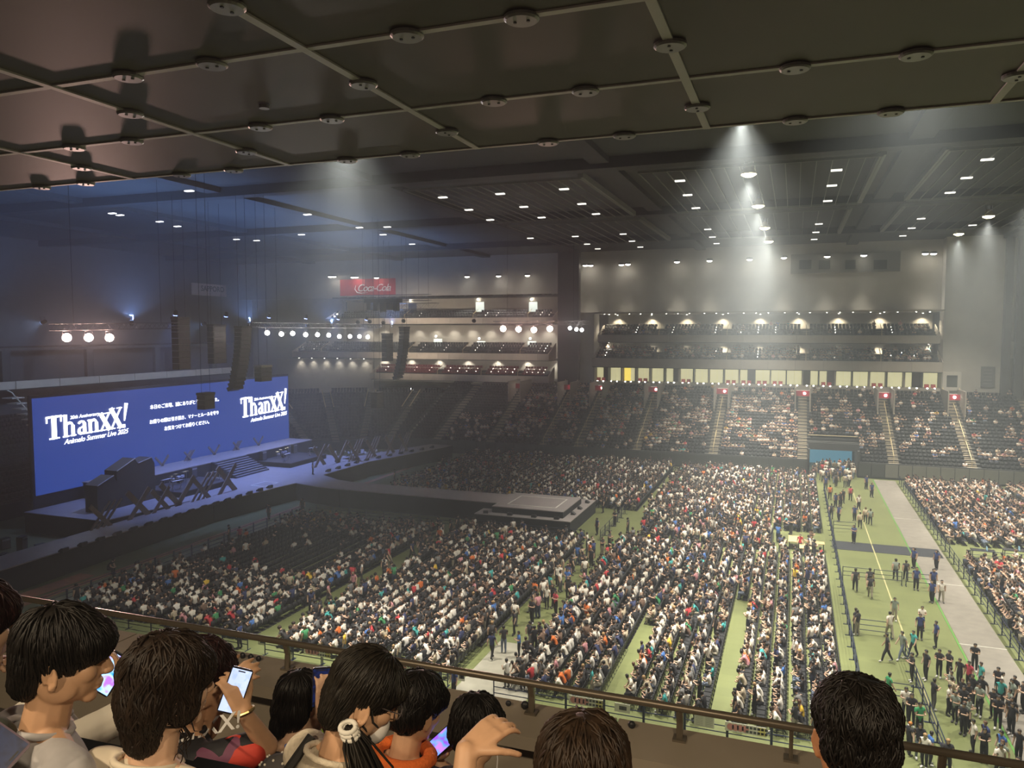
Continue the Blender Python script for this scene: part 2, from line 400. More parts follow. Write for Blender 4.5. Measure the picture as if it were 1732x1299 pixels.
# ------------------------------------------------------------------ balconies
def lamp_dots(par, pts, r=.13):
    for p in pts: MB().ell(p, (r, r, r * .8), 6, 4).build('aisle_lamp', M_LAMP, par)
def tier(label, x0, x1, zf0, zf1, nrow, gaps, seatc, fmat, rise=.5, pitch=.95, yf=130.0, panel=4.0, zoff=-.25, spots=True, lampn=4, ends=True, top_short=False):
    t = empty('balcony', ((x0 + x1) / 2, yf, zf0)); tag(t, label, 'balcony', None); o = Vector(t.location)
    n = max(1, round((x1 - x0) / panel)); w = (x1 - x0) / n
    for k in range(n):
        MB().bx(x0 + k * w + .015 - o.x, x0 + (k + 1) * w - .015 - o.x, 0, .25, 0, zf1 - zf0).build('fascia_panel', fmat, t)
    MB().bx(x0 - o.x, x1 - o.x, .2, 12.0, -.12, .05).build('balcony_slab', M_CONC, t)
    pr = [(.3, 0)]
    for k in range(nrow): y = .9 + k * pitch; z = zf1 + zoff + k * rise - zf0; pr += [(y, z - (rise if k else .0)), (y, z)]
    pr += [(.9 + nrow * pitch + .6, z), (.9 + nrow * pitch + .6, 0)]
    pr[1] = (.3, pr[1][1])
    MB().prism(pr, 'X', x0 + .2 - o.x, x1 - .2 - o.x).build('terrace', M_CONC, t)
    blocks = []; a = x0 + .6
    for gx in list(gaps) + [x1 - .2]:
        blocks.append((a, gx - .75)); a = gx + .75
    for gx in gaps:
        s = MB()
        for k in range(nrow): s.bx(gx - .6 - o.x, gx + .6 - o.x, .9 + k * pitch - .02, .9 + (k + 1) * pitch - .05, zf1 + zoff + k * rise - zf0, zf1 + zoff + k * rise - zf0 + .04)
        s.build('stair_flight', M_STAIR, t)
        MB().tube([(gx - o.x, .6, zf1 + zoff - zf0 + .9), (gx - o.x, 1.0 + nrow * pitch * .7, zf1 + zoff - zf0 + .9 + nrow * rise * .7)], .05, 5).tube([(gx - o.x, .6, zf1 + zoff - zf0), (gx - o.x, .6, zf1 + zoff - zf0 + .9)], .05, 5).build('handrail', M_RAILY, t)
    for bi, (b0, b1) in enumerate(blocks):
        for k in range(nrow):
            y = yf + .9 + k * pitch + .5; z = zf1 + zoff + k * rise
            x = b0 + (.4 if top_short and k == nrow - 1 else 0)
            while x < b1 - (.4 if top_short and k == nrow - 1 else 0):
                SEATS.append((x, y, z, -math.pi / 2, seatc))
                if spots: TIER_SPOTS.append((x, y - .05, z, label))
                x += .54
            if lampn and k:
                lamp_dots(t, [(b0 + (b1 - b0) * (q + .5) / lampn - o.x, y - .32 - yf, z - zf0 + .28) for q in range(lampn)] if k < nrow else [], .10)
    if ends:
        for x in (x0, x1): MB().prism([(0, 0), (0, zf1 - zf0), (.9 + nrow * pitch, zf1 - zf0 + zoff + nrow * rise + .3), (.9 + nrow * pitch, 0)], 'X', x - .06 - o.x, x + .06 - o.x).build('end_cheek', fmat, t)
    return t
TIER_SPOTS = []
gx_r = [ony(px, 560, 132).x for px in (1117, 1231, 1364, 1490)]
tt = tier('upper grey balcony of the right far stand with mostly empty dark seats', -32, 20.3, 17.6, 18.8, 4, gx_r, M_SEATD, M_FASC, rise=.42)
tm = tier('middle grey balcony of the right far stand crowded with spectators', -33, 20.8, 13.3, 14.8, 4, gx_r, M_SEATD, M_FASC, rise=.42)
gx_l3 = [ony(px, 515, 134).x for px in (581, 698, 812, 903)]
t3 = tier('highest balcony left of the dark column with pale board fascia', -87, -40.2, 20.8, 21.9, 3, gx_l3, (.05, .055, .06), M_FASCL, rise=.45, panel=2.2, spots=False)
gx_l2 = [ony(px, 590, 134).x for px in (560, 705, 795, 890)]
t2 = tier('second balcony left of the dark column with long cream fascia', -95, -41, 14.2, 15.4, 4, gx_l2, (.05, .058, .065), M_FASCL, rise=.45, panel=2.2)
gx_l1 = [ony(px, 640, 133).x for px in (749, 822, 883)]
t1 = tier('lowest balcony left of the dark column with dark red seats', -77, -41, 10.2, 11.4, 3, gx_l1, M_SEATR, M_FASCL, rise=.5, panel=2.2, spots=False)
# ceilings of the recesses and their downlights
struct(MB().bx(-33, 21, 131, 142.2, 22.45, 22.7).build('ceiling_recess', M_FASC))
struct(MB().bx(-88, -39, 134, 146, 25.9, 26.2).build('ceiling_recess', M_DARKW))
def down(par, x, y, z, power, col=WARM, size=110, r=.13, vis=True):
    o = Vector(par.location)
    c = empty('downlight', Vector((x, y, z)) - o, parent=par)
    MB().lathe((0, 0, 0), [(r * 1.3, .06), (r * 1.3, 0), (r * .9, 0)], 8).build('downlight_can', M_PIL, c)
    MB().lathe((0, 0, -.03), [(r, .03), (r, 0), (r * .3, -.02)], 8).build('downlight_lens', M_LAMP, c)
    if power: spot('downlight_beam', (0, 0, -.08), (0, .25, -3), power, col, size, .8, .12, c)
for k in range(9):
    x = -31 + k * 6.3
    down(tt, x, 141.0, 22.4, 1000)
    down(tm, x, 141.0, 17.45, 900)
    for q in range(3): down(tt, x - 2.2 + q * 1.9, 131.6 + .2 * q, 22.4, 0, r=.1)
for x in (-31, 19.4): down(tt, x, 134, 22.4, 1000); down(tm, x, 134, 17.45, 800)
for k in range(12): down(t3, -85 + k * 4.0, 141.6, 20.66, 500, WHITE)
for k in range(9): down(t2, -94 + k * 6.4, 142.2, 14.05, 500, WHITE)
for k in range(6): down(t2, -94 + k * 3.0, 130.9, 14.05, 160, WHITE)
for k in range(5): down(t1, -75 + k * 8.0, 131.6, 10.06, 300, WHITE)
# executive boxes under the middle balcony
bx = empty('box_suites', (-6, 130.4, 9.9)); tag(bx, 'row of glowing glass-fronted boxes with curtains and red seats', 'suites')
o = Vector(bx.location)
MB().bx(-32.9 - o.x, 20.7 - o.x, .3, 3.6, -.3, .9).build('box_fascia', M_FASC, bx)
MB().bx(-32.9 - o.x, 20.7 - o.x, .1, 3.6, 3.25, 3.4).build('box_soffit', M_PIL, bx)
nb = 22
def m_curtain():
    m = mat('lit_cream_curtain', (.9, .85, .6), .8, emit=.55, ecol=(.9, .88, .5))
    nt = m.node_tree; b = nt.nodes['Principled BSDF']
    tc = nt.nodes.new('ShaderNodeTexCoord'); wv_ = nt.nodes.new('ShaderNodeTexWave'); wv_.inputs['Scale'].default_value = 1.6; wv_.inputs['Distortion'].default_value = 2
    mr = nt.nodes.new('ShaderNodeMapRange'); mr.inputs['To Min'].default_value = .75; mr.inputs['To Max'].default_value = 1.1
    sc = nt.nodes.new('ShaderNodeVectorMath'); sc.operation = 'SCALE'; sc.inputs[0].default_value = (.88, .86, .48)
    nt.links.new(tc.outputs['Object'], wv_.inputs['Vector']); nt.links.new(wv_.outputs['Fac'], mr.inputs['Value']); nt.links.new(mr.outputs[0], sc.inputs['Scale']); nt.links.new(sc.outputs[0], b.inputs['Emission Color'])
    return m
M_CUR = m_curtain(); M_YEL = mat('yellow_lit_room', (.9, .75, .15), .7, emit=.9, ecol=(.95, .75, .12)); M_DKR = mat('dim_brown_room', (.12, .09, .06), .7); M_REDS = mat('red_box_seat', (.45, .03, .035), .6)
for k in range(nb):
    w = 53.6 / nb; x = -32.9 + w * k - o.x
    m = M_YEL if k == 2 else (M_DKR if k in (14,) else M_CUR)
    MB().bx(x + .12, x + w * .5, 2.5, 2.6, .9, 3.2).build('curtain', m, bx)
    MB().bx(x + w * .5 + .03, x + w - .12, 2.5, 2.6, .9, 3.2).build('curtain', M_CUR if k % 5 else M_DKR, bx)
    MB().bx(x - .1, x + .1, .4, 2.6, .9, 3.25).build('box_pier', M_PIL if k % 2 else M_FASC, bx)
    if k > 8 and k < 12 or k % 3 == 0:
        for q in range(2): MB().bx(x + .4 + q * .9, x + 1.0 + q * .9, 1.0, 1.5, .9, 1.45).build('box_seat', M_REDS, bx)
    lamp_dots(bx, [(x + .7, .35, .88), (x + 1.7, .35, .88)], .14)
# bright doorways and dark doors on the left tiers
for (px, y0, y1, yy, m) in ((812, 511, 527, 140, 'w'), (902, 511, 527, 140, 'w'), (741, 573, 590, 139, 'w'), (814, 577, 590, 139, 'w'), (900, 577, 592, 139, 'w'), (580, 511, 528, 140, 'b'), (698, 513, 529, 140, 'b'), (700, 662, 680, 130.9, 'b'), (802, 662, 680, 130.9, 'r'), (883, 664, 684, 130.9, 'r')):
    a = ony(px - 7, y0, yy); b = ony(px + 7, y1, yy)
    d = MB().bx(a.x, b.x, yy - .1, yy, b.z, a.z).build('door_panel', {'w': mat('bright_doorway', (.8, .85, .8), .6, emit=1.1, ecol=(.75, .86, .8)), 'b': mat('dark_blue_door', (.05, .07, .14), .6), 'r': mat('red_door', (.5, .04, .06), .6)}[m], wall_far)
    MB().ell((a.x + .6, yy - .4, a.z + .5), (.22, .15, .22), 8, 6).build('door_lamp', M_LAMP, wall_far)
MB().bx(-88, -40, 139.95, 140.3, 20.5, 25.9).build('tier_back_wall', M_BEIGE, wall_far)
# end wall bands
eb = empty('end_balcony', (XE, 80, 12)); tag(eb, 'long grey balcony front high behind the stage screen', 'balcony')
for k in range(16): MB().bx(-.2, .2, -66 + k * 6.6 + .05, -66 + (k + 1) * 6.6 - .05, -.3, .75).build('fascia_panel', M_FASCL, eb)
MB().bx(-12, -.2, -66, 40, -.5, -.3).build('balcony_slab', M_CONC, eb)
MB().bx(-12, -.2, -66, 40, 4.8, 5.2).build('upper_slab', M_DARKW, eb)
for k in range(8): MB().bx(-.9, -.3, -60 + k * 13, -58.8 + k * 13, .75, 4.8).build('pier', M_DARKW, eb)
# lit wall strip between the second and lowest balcony at the corner
ls = MB()
MB().bx(-100, -77.5, 131.6, 132, 5.5, 13.9).build('corner_wall', M_BEIGE, wall_far)

# ------------------------------------------------------------------ signs
def text_mesh(name, s, h, mt, parent, M, shear=0, extrude=.01, align='LEFT', fat=0, spacing=1.0):
    cu = bpy.data.curves.new(name, 'FONT'); cu.body = s; cu.size = h; cu.shear = shear; cu.extrude = extrude; cu.align_x = align; cu.offset = fat; cu.space_character = spacing; cu.resolution_u = 3
    ob = bpy.data.objects.new(name + '_tmp', cu)
    me = evaluated(ob); bpy.data.curves.remove(cu)
    me.transform(M); me.materials.clear(); me.materials.append(mt)
    return link(name, me, None, parent)
def faceY(x, y, z): return Matrix.Translation((x, y, z)) @ Matrix.Rotation(R(90), 4, 'X')
a = ony(575, 473, 133.5); b = ony(668, 499, 133.5)
sg = empty('billboard', ((a.x + b.x) / 2, 133.5, b.z)); tag(sg, 'red billboard with white script lettering high on the far wall', 'sign'); o = Vector(sg.location)
MB().bx(a.x - o.x, b.x - o.x, 0, .3, 0, a.z - b.z).build('board', mat('cola_red_board', (.62, .05, .06), .5, emit=.03, ecol=(.9, .06, .08)), sg)
MB().bx(a.x - o.x, b.x - o.x, -.05, .05, -.2, 0).build('board_edge', M_FRAME, sg)
M_SCR = mat('glowing_white_script', (.9, .88, .86), .5, emit=.12)  # a faint glow is put into the lettering and board colour
text_mesh('lettering', 'Coca-Cola', 2.0, M_SCR, sg, faceY(-2.3, -.06, .85), shear=.35, spacing=.86, fat=.012)
MB().tube([(-2.5, -.06, 2.1), (-2.75, -.06, 1.3), (-2.2, -.06, .6), (-1.2, -.06, .45), (.2, -.06, .62)], [.03, .09, .1, .07, .02], 5).build('swash', M_SCR, sg)
a = onx(324, 478, -110.7); b = onx(383, 502, -110.7)
sg = empty('wall_sign', (-110.7, (a.y + b.y) / 2, b.z)); tag(sg, 'dim white sign with small grey lettering high on the dark wall', 'sign'); o = Vector(sg.location)
MB().bx(-.25, 0, a.y - o.y, b.y - o.y, 0, a.z - b.z).build('board', mat('dim_white_board', (.75, .68, .68), .6), sg)
text_mesh('lettering', 'SAPPORO', 1.5, mat('grey_sign_letters', (.12, .12, .13), .6), sg, Matrix.Translation((.03, -2.4, .9)) @ Matrix(((0, 0, 1, 0), (1, 0, 0, 0), (0, 1, 0, 0), (0, 0, 0, 1))), fat=.02)
# ------------------------------------------------------------------ stage
SZ = 2.0
M_DECK = mat('grey_stage_deck', (.34, .31, .31), .55, noise=.08, nscale=1.2); M_SKIRT = mat('black_stage_skirt', (.012, .015, .018), .9)
M_BLK = mat('black_equipment', (.02, .022, .026), .5); M_SIL = mat('silver_metal', (.6, .6, .62), .3, metal=.8)
stage = empty('stage', (-60, 76, 0)); tag(stage, 'wide grey stage with black skirt, long wings and central runway', 'stage'); so = Vector(stage.location)
def deck(name, poly, z0=0.0, z1=SZ, par=stage, o=so, edge=0):
    P = [(x - o.x, y - o.y) for x, y in poly]
    MB().prism(P, 'Z', z1 - .08 - o.z, z1 - o.z).build(name, M_DECK, par)
    cx = sum(p[0] for p in P) / len(P); cy_ = sum(p[1] for p in P) / len(P)
    MB().prism([(cx + (x - cx) * .998, cy_ + (y - cy_) * .998) for x, y in P], 'Z', z0 - o.z, z1 - .08 - o.z).build('skirt', M_SKIRT, par)
deck('wing_deck', [(-57.4, 20), (-53.6, 20), (-54.6, 50), (-55.2, 62), (-58, 62)])
deck('wing_deck', [(-58, 90), (-53.4, 88.5), (-50.4, 100), (-48.9, 106.5), (-52.6, 106.5)])
deck('main_deck', [(-69.6, 52.5), (-59.5, 52.5), (-58.2, 61.9), (-55.2, 62), (-54.2, 70), (-53.6, 73.6), (-50, 72.7), (-47, 72.4), (-47, 76.3), (-50, 76.9), (-53.6, 79), (-53.2, 88.5), (-58, 92), (-69.6, 92)])
deck('runway_deck', [(-47, 72.4), (-28.1, 72.0), (-28.1, 76.3), (-47, 76.3)])
bs = empty('island_stage', (-24.5, 74, 0)); tag(bs, 'square island stage with white taped rectangle at the runway end', 'stage'); bo = Vector(bs.location)
deck('island_deck', [(-28.1, 70.6), (-20.7, 70.6), (-20.7, 77.4), (-28.1, 77.4)], par=bs, o=bo)
deck('ledge', [(-29.6, 69.6), (-19.7, 69.6), (-19.7, 79.6), (-29.6, 79.6)], z1=1.35, par=bs, o=bo)
M_TAPE = mat('white_stage_tape', (.85, .84, .78), .6)
for (x0, x1, y0, y1) in ((-27, -21.8, 71.8, 71.95), (-27, -21.8, 76.0, 76.15), (-27, -26.85, 71.8, 76.15), (-21.95, -21.8, 71.8, 76.15)):
    MB().bx(x0 - bo.x, x1 - bo.x, y0 - bo.y, y1 - bo.y, SZ, SZ + .012).build('tape_line', M_TAPE, bs)
for (x0, x1, y0, y1) in ((-57.6, -55.6, 70.6, 70.72), (-57.6, -55.6, 73.0, 73.12), (-57.6, -57.48, 70.6, 73.1), (-55.72, -55.6, 70.6, 73.1)):
    MB().bx(x0 - so.x, x1 - so.x, y0 - so.y, y1 - so.y, SZ, SZ + .012).build('tape_line', M_TAPE, stage)
# fill lights / wedges standing along the edges
def wedge(p, rz, lab, grp, s=1.0):
    e = empty('monitor_wedge', p, rz); tag(e, lab, 'speaker', grp)
    MB().prism([(-.28 * s, 0), (.28 * s, 0), (.28 * s, .12 * s), (-.1 * s, .38 * s), (-.28 * s, .38 * s)], 'Y', -.32 * s, .32 * s).build('cabinet', M_BLK, e)
    MB().add([(.285 * s, -.28 * s, .13 * s), (.285 * s, .28 * s, .13 * s), (-.08 * s, .28 * s, .385 * s), (-.08 * s, -.28 * s, .385 * s)], [(0, 1, 2, 3)]).build('grille', mat('grey_speaker_grille', (.07, .07, .075), .4), e)
for k in range(16):
    y = 44 + k * 1.75; wedge((-54.15 - .06 * k * .6, y, SZ), math.pi, 'small black monitor wedge lying along the near stage edge', 'monitor wedges on the near stage edge', .9)
for k in range(11):
    y = 81 + k * 2.2; x = -53.9 + max(0, y - 89) * .25; wedge((x - .3, y, SZ), math.pi, 'small black monitor wedge along the far stage edge', 'monitor wedges on the far stage edge', .9)
for (x, y, rz) in ((-28.6, 70.1, 2), (-26, 70.1, 1.6), (-23.5, 70.1, 1.6), (-21.2, 70.1, 1.6), (-20.2, 72.5, 0), (-20.2, 75, 0), (-20.2, 78, 0)):
    wedge((x, y, 1.35), rz, 'black floor fixture on the low ledge around the island stage', 'floor fixtures around the island stage', .75)
# upper deck and stairs
UZ = 3.75
ud = empty('upper_deck', (-67.5, 76, SZ)); tag(ud, 'raised purple-lit back deck behind the stage stairs', 'platform'); uo = Vector(ud.location)
MB().bx(-2.1, 2.0, -17, 18, UZ - SZ - .1, UZ - SZ).build('deck', M_DECK, ud); MB().bx(-2.05, 1.95, -16.9, 17.9, 0, UZ - SZ - .1).build('skirt', M_SKIRT, ud)
ss = empty('stage_stairs', (-65.5, 76.4, SZ)); tag(ss, 'broad dark stage staircase leading up to the back deck', 'stairs')
ns = 9
for k in range(ns):
    x0 = 3.6 * k / ns; h = (UZ - SZ) * (ns - k) / ns
    MB().bx(x0, x0 + 3.6 / ns + .02, -2.9, 2.9, h - .06, h).build('tread', mat('grey_stair_tread', (.2, .2, .21), .6), ss)
    MB().bx(x0 + 3.6 / ns - .04, x0 + 3.6 / ns, -2.9, 2.9, h - (UZ - SZ) / ns, h - .06).build('riser', M_BLK, ss)
for s in (-1, 1): MB().prism([(0, 0), (0, UZ - SZ), (3.65, .15), (3.65, 0)], 'Y', 2.92 * s, 3.05 * s).build('stringer', M_SKIRT, ss)
# video screen
M_SCREEN = mat('blue_video_screen', (.01, .012, .03), .5, emit=1.0, ecol=(.018, .048, .25))
scr = empty('video_screen', (-70.0, 74.6, 3.2)); tag(scr, 'huge blue video wall with white logos and Japanese message', 'screen')
tl = onx(55, 667, -70); tr = onx(487, 641, -70); SY0, SY1, SZ1 = tl.y, tr.y, (tl.z + tr.z) / 2
npn = 12
for k in range(npn):
    w = (SY1 - SY0) / npn
    MB().bx(-.15, 0, SY0 + w * k - 74.6, SY0 + w * (k + 1) - 74.6, 0, SZ1 - 3.2).build('led_panel', M_SCREEN, scr)
MB().bx(-.4, -.16, SY0 - 74.6 - .3, SY1 - 74.6 + .3, -3.2, SZ1 - 3.2 + .3).build('backing', M_BLK, scr)
M_TXT = mat('white_screen_text', (1, 1, 1), .5, emit=3.2, ecol=(.86, .9, 1))
MX = Matrix(((0, 0, 1, 0), (1, 0, 0, 0), (0, 1, 0, 0), (0, 0, 0, 1)))      # text x -> +Y, text y -> +Z, faces +X
def glyphs():
    g = []
    def rect(x0, y0, x1, y1): g.append([(x0, y0), (x1, y0), (x1, y1), (x0, y1)])
    def stroke(pts, w):
        for i in range(len(pts) - 1):
            (x0, y0), (x1, y1) = pts[i], pts[i + 1]; w0 = w[i]; w1 = w[i + 1]
            dx, dy = x1 - x0, y1 - y0; l = math.hypot(dx, dy); nx, ny = -dy / l, dx / l
            g.append([(x0 + nx * w0, y0 + ny * w0), (x0 - nx * w0, y0 - ny * w0), (x1 - nx * w1, y1 - ny * w1), (x1 + nx * w1, y1 + ny * w1)])
    def arc(cx, cy, rx, ry, a0, a1, w0, w1, n=9):
        pts = [(cx + rx * math.cos(R(a0 + (a1 - a0) * i / n)), cy + ry * math.sin(R(a0 + (a1 - a0) * i / n))) for i in range(n + 1)]
        m = n / 2; stroke(pts, [w0 + (w1 - w0) * (1 - abs(i - m) / m) for i in range(n + 1)])
    # T
    rect(.5, 0, .95, 2.0); rect(0, 1.82, 1.45, 2.0); rect(0, 1.42, .13, 1.9); rect(1.32, 1.42, 1.45, 1.9); rect(.25, 0, 1.2, .12)
    # h
    x = 1.62; rect(x, 0, x + .34, 1.95); rect(x - .1, 1.82, x + .2, 1.95); rect(x - .12, 0, x + .48, .11); arc(x + .55, .85, .33, .36, 180, 0, .06, .12); rect(x + .72, 0, x + 1.04, .95); rect(x + .6, 0, x + 1.16, .11)
    # a
    x = 2.95; arc(x + .4, .93, .3, .24, 165, 0, .1, .09); rect(x + .52, .1, x + .84, 1.0); rect(x + .52, 0, x + .98, .12); arc(x + .36, .36, .26, .27, 90, 330, .06, .15); stroke([(x + .36, .62), (x + .6, .74)], [.06, .06]); 
    # n
    x = 4.05; rect(x, 0, x + .32, 1.22); rect(x - .1, 1.1, x + .2, 1.22); rect(x - .1, 0, x + .44, .11); arc(x + .52, .82, .3, .33, 180, 0, .06, .12); rect(x + .66, 0, x + .96, .92); rect(x + .54, 0, x + 1.08, .11)
    # X X
    for (x, h, w) in ((5.2, 1.62, 1.15), (6.3, 1.95, 1.3)):
        stroke([(x + .1, h), (x + w - .12, 0)], [.2, .2]); stroke([(x + w - .1, h), (x + .1, 0)], [.08, .08])
        for q in (0, w - .5): rect(x + q - .06, 0, x + q + .52, .1); rect(x + q - .06, h - .1, x + q + .52, h)
    # !
    stroke([(8.12, 2.25), (7.86, .62)], [.19, .06]); stroke([(7.78, .28), (7.78, -.04)], [.15, .15])
    return g
def logo(p_tl, p_bl, p_br, sub1, sub2):
    A = onx(*p_bl, -69.93); B = onx(*p_br, -69.93); T = onx(*p_tl, -69.93)
    L = math.hypot(B.y - A.y, B.z - A.z); s = L / 8.0; ang = math.atan2(B.z - A.z, B.y - A.y); sv = (T.z - A.z) / 2.0
    g = MB()
    M = Matrix.Rotation(ang, 2)
    for q in glyphs():
        pts = []
        for (x, y) in q:
            v = Vector((x * s * math.cos(ang), y * sv + x * s * math.sin(ang))); pts.append((v.x + A.y - 74.6, v.y + A.z - 3.2))
        n = len(pts); g.add([(.05, y, z) for y, z in pts] + [(.09, y, z) for y, z in pts], [tuple(range(n)), tuple(range(2 * n - 1, n - 1, -1))] + [(i, i + n, (i + 1) % n + n, (i + 1) % n) for i in range(n)])
    g.build('logo_lettering', M_TXT, scr)
    ra = Matrix.Rotation(ang, 4, 'Z')
    def at(x, y): return Matrix.Translation((.06, A.y - 74.6 + x * s * math.cos(ang), A.z - 3.2 + y * sv + x * s * math.sin(ang))) @ MX @ ra
    text_mesh('anniversary_line', '20th Anniversary', s * .42, M_TXT, scr, at(2.25, 1.5), shear=.2)
    text_mesh('event_line', 'Animelo Summer Live 2025', s * .62, M_TXT, scr, at(1.6, -.62), shear=.35, spacing=.95)
logo((72, 706), (79, 745), (213, 722), 0, 0)
logo((402, 674), (408, 707), (483, 692), 0, 0)
A = onx(255, 692, -69.93); B = onx(372, 682, -69.93)
hh = (B.y - A.y) / 20.5
ang = math.atan2(B.z - A.z, B.y - A.y) * .3
for (px, py, s, k) in ((254, 692, '本日のご来場、誠にありがとうございました。', 1.0), (253, 717, 'お帰りの際は引き続き、マナーとルールを守り', .98), (278, 728, 'お気をつけてお帰りください。', 1.0)):
    p = onx(px, py, -69.93)
    text_mesh('message_line', s, hh * 1.0 * k, M_TXT, scr, Matrix.Translation((.06, p.y - 74.6, p.z - 3.2)) @ MX)

# set pieces: brown lattice boards leaning in X and V shapes on the wings
M_LAT = mat('brown_lattice_board', (.22, .17, .13), .7, noise=.15, nscale=3)
def lattice(x, y, kind, lab, grp, s=1.0, z=SZ):
    e = empty('lattice_panel', (x, y, z)); tag(e, lab, 'set piece', grp)
    L = 3.9 * s
    def board(yc, sg, w=.55, t=.12, xo=0): MB().box((xo, yc, L * .34), (t, w * s, L), 0, R(43) * sg).build('board', M_LAT, e)
    if kind == 'X': board(0, 1); board(0, -1, .45, .1, .12)
    if kind == 'V': board(-1.05 * s, 1); board(1.05 * s, -1)
    if kind == 'S':
        for q in (-.8, 0, .8): board(q * s, -1, .22)
        board(-.9 * s, 1, .5, .1, .14)
for i, (px, py, k, s) in enumerate(((128, 884, 'S', .8), (172, 868, 'X', .95), (212, 858, 'X', .8), (245, 850, 'V', .95), (300, 838, 'S', .95), (335, 828, 'X', 1.05))):
    p = onz(px, py, SZ); lattice(-57.6, p.y, k, 'brown lattice set piece, %s from the left on the near stage wing' % ORD[i], 'lattice set pieces on the near wing', s)
for i, (y, k) in enumerate(((84, 'X'), (87, 'V'), (90, 'S'), (93, 'S'), (96, 'X'), (99, 'S'))):
    lattice(-57.5 + (y - 84) * .3, y, k, 'brown lattice set piece, %s from the stairs on the far stage wing' % ORD[i], 'lattice set pieces on the far wing', .95)
for k in range(6): lattice(-69.0, 65 + k * 4.3, 'V' if k % 2 else 'S', 'small brown lattice board, %s from left along the back deck' % ORD[k], 'lattice boards on the back deck', .42, UZ)
# dark tent shaped set block with pale edges
a = onx(165, 842, -62.5); b = onx(262, 800, -62.5)
tb = empty('set_tower', (-62.5, (a.y + b.y) / 2, SZ)); tag(tb, 'dark zigzag-topped set block with pale slanted edges', 'set piece'); W2 = (b.y - a.y) / 2
for (f0, f1, q0, q1) in ((-1, -.35, 822, 803), (-.35, .4, 797, 774), (.4, 1, 783, 772)):
    z0 = onx(165 + 97 * (f0 + 1) / 2, q0, -62.5).z - SZ; z1 = onx(165 + 97 * (f1 + 1) / 2, q1, -62.5).z - SZ
    y0, y1 = f0 * W2, f1 * W2
    MB().prism([(y0, 0), (y0, z0), (y1 - .4, z1), (y1, z1 - .7), (y1, 0)], 'X', -1.6, 0).build('block', mat('dark_set_block', (.02, .023, .028), .7), tb)
    MB().tube([(0.05, y0, z0), (0.05, y1 - .4, z1)], .05, 5).build('edge_strip', M_SIL, tb)
# band gear
def stand_keys(p, rz, lab, grp):
    e = empty('keyboard', p, rz); tag(e, lab, 'keyboard', grp)
    MB().bx(-.2, .2, -.7, .7, .9, 1.0).build('body', M_BLK, e); MB().bx(-.02, .19, -.66, .66, 1.0, 1.02).build('keys', mat('white_keys', (.8, .8, .82), .4), e)
    for s in (-1, 1): MB().tube([(-.2, .5 * s, 0), (.2, .5 * s, .9)], .03, 5).build('leg', M_SIL, e); MB().tube([(.2, .5 * s, 0), (-.2, .5 * s, .9)], .03, 5).build('leg', M_SIL, e)
def drums(p, rz, lab):
    e = empty('drum_kit', p, rz); tag(e, lab, 'drums')
    MB().lathe((0, 0, .32), [(.3, -.22), (.3, .22)], 14, 'X').build('bass_drum', M_BLK, e)
    for (x, y, z, r) in ((.1, -.35, .75, .18), (.1, .35, .75, .18), (-.4, -.6, .5, .22), (-.4, .62, .55, .2)): MB().lathe((x, y, z), [(r, -.12), (r, .12)], 12).build('drum', mat('white_drum_shell', (.6, .6, .65), .35), e)
    for (x, y, z) in ((.2, -.8, 1.2), (.2, .8, 1.25), (-.3, 1.0, 1.1), (-.2, -1.0, .95)):
        MB().lathe((x, y, z), [(.28, 0), (.05, .04)], 14).build('cymbal', mat('brass_cymbal', (.7, .6, .3), .25, metal=1), e); MB().tube([(x, y, 0), (x, y, z)], .015, 4).build('cymbal_stand', M_SIL, e)
def amp(p, rz, lab, grp, h=1.2):
    e = empty('amplifier', p, rz); tag(e, lab, 'amplifier', grp)
    MB().bx(-.25, .25, -.4, .4, 0, h).build('cabinet', M_BLK, e); MB().bx(.25, .27, -.35, .35, .08, h - .3).build('grille', mat('grey_amp_grille', (.09, .09, .1), .5), e); MB().bx(.25, .275, -.35, .35, h - .25, h - .06).build('panel', M_SIL, e)
def mstand(p, rz, lab, grp):
    e = empty('music_stand', p, rz); tag(e, lab, 'music stand', grp)
    MB().tube([(0, 0, 0), (0, 0, 1.1)], .018, 5).build('pole', M_SIL, e)
    for a in (0, 2.1, 4.2): MB().tube([(0, 0, .25), (.3 * math.cos(a), .3 * math.sin(a), 0)], .014, 4).build('foot', M_SIL, e)
    MB().box((.05, 0, 1.2), (.02, .5, .36), 0, 0, -.5).build('tray', mat('pale_sheet_music', (.75, .77, .85), .6), e)
rs = []
for (nm, x, y, wx, wy, lab) in (('band_riser', -62.6, 66.5, 5.2, 7.6, 'low black riser for the band left of the stage stairs'), ('band_riser', -62.7, 85.5, 5.2, 8.0, 'low black riser for the band right of the stage stairs')):
    e = empty(nm, (x, y, SZ)); tag(e, lab, 'platform')
    MB().bx(-wx / 2, wx / 2, -wy / 2, wy / 2, .5, .6).build('deck', mat('black_riser_deck', (.05, .05, .06), .6), e); MB().bx(-wx / 2 + .03, wx / 2 - .03, -wy / 2 + .03, wy / 2 - .03, 0, .5).build('skirt', M_SKIRT, e)
RZ = SZ + .6
drums((-63.8, 66.5, RZ), 0, 'drum kit with brass cymbals on the riser left of the stairs'); drums((-63.8, 85.0, RZ), 0, 'drum kit with brass cymbals on the riser right of the stairs')
g1 = 'instruments on the band risers'
for (x, y) in ((-61.4, 63.6), (-61.2, 69.2), (-61.5, 82.6), (-61.4, 88.2), (-63.0, 63.8)): stand_keys((x, y, RZ), rng.uniform(-.4, .4), 'black keyboard with white keys on crossed legs on a band riser', g1)
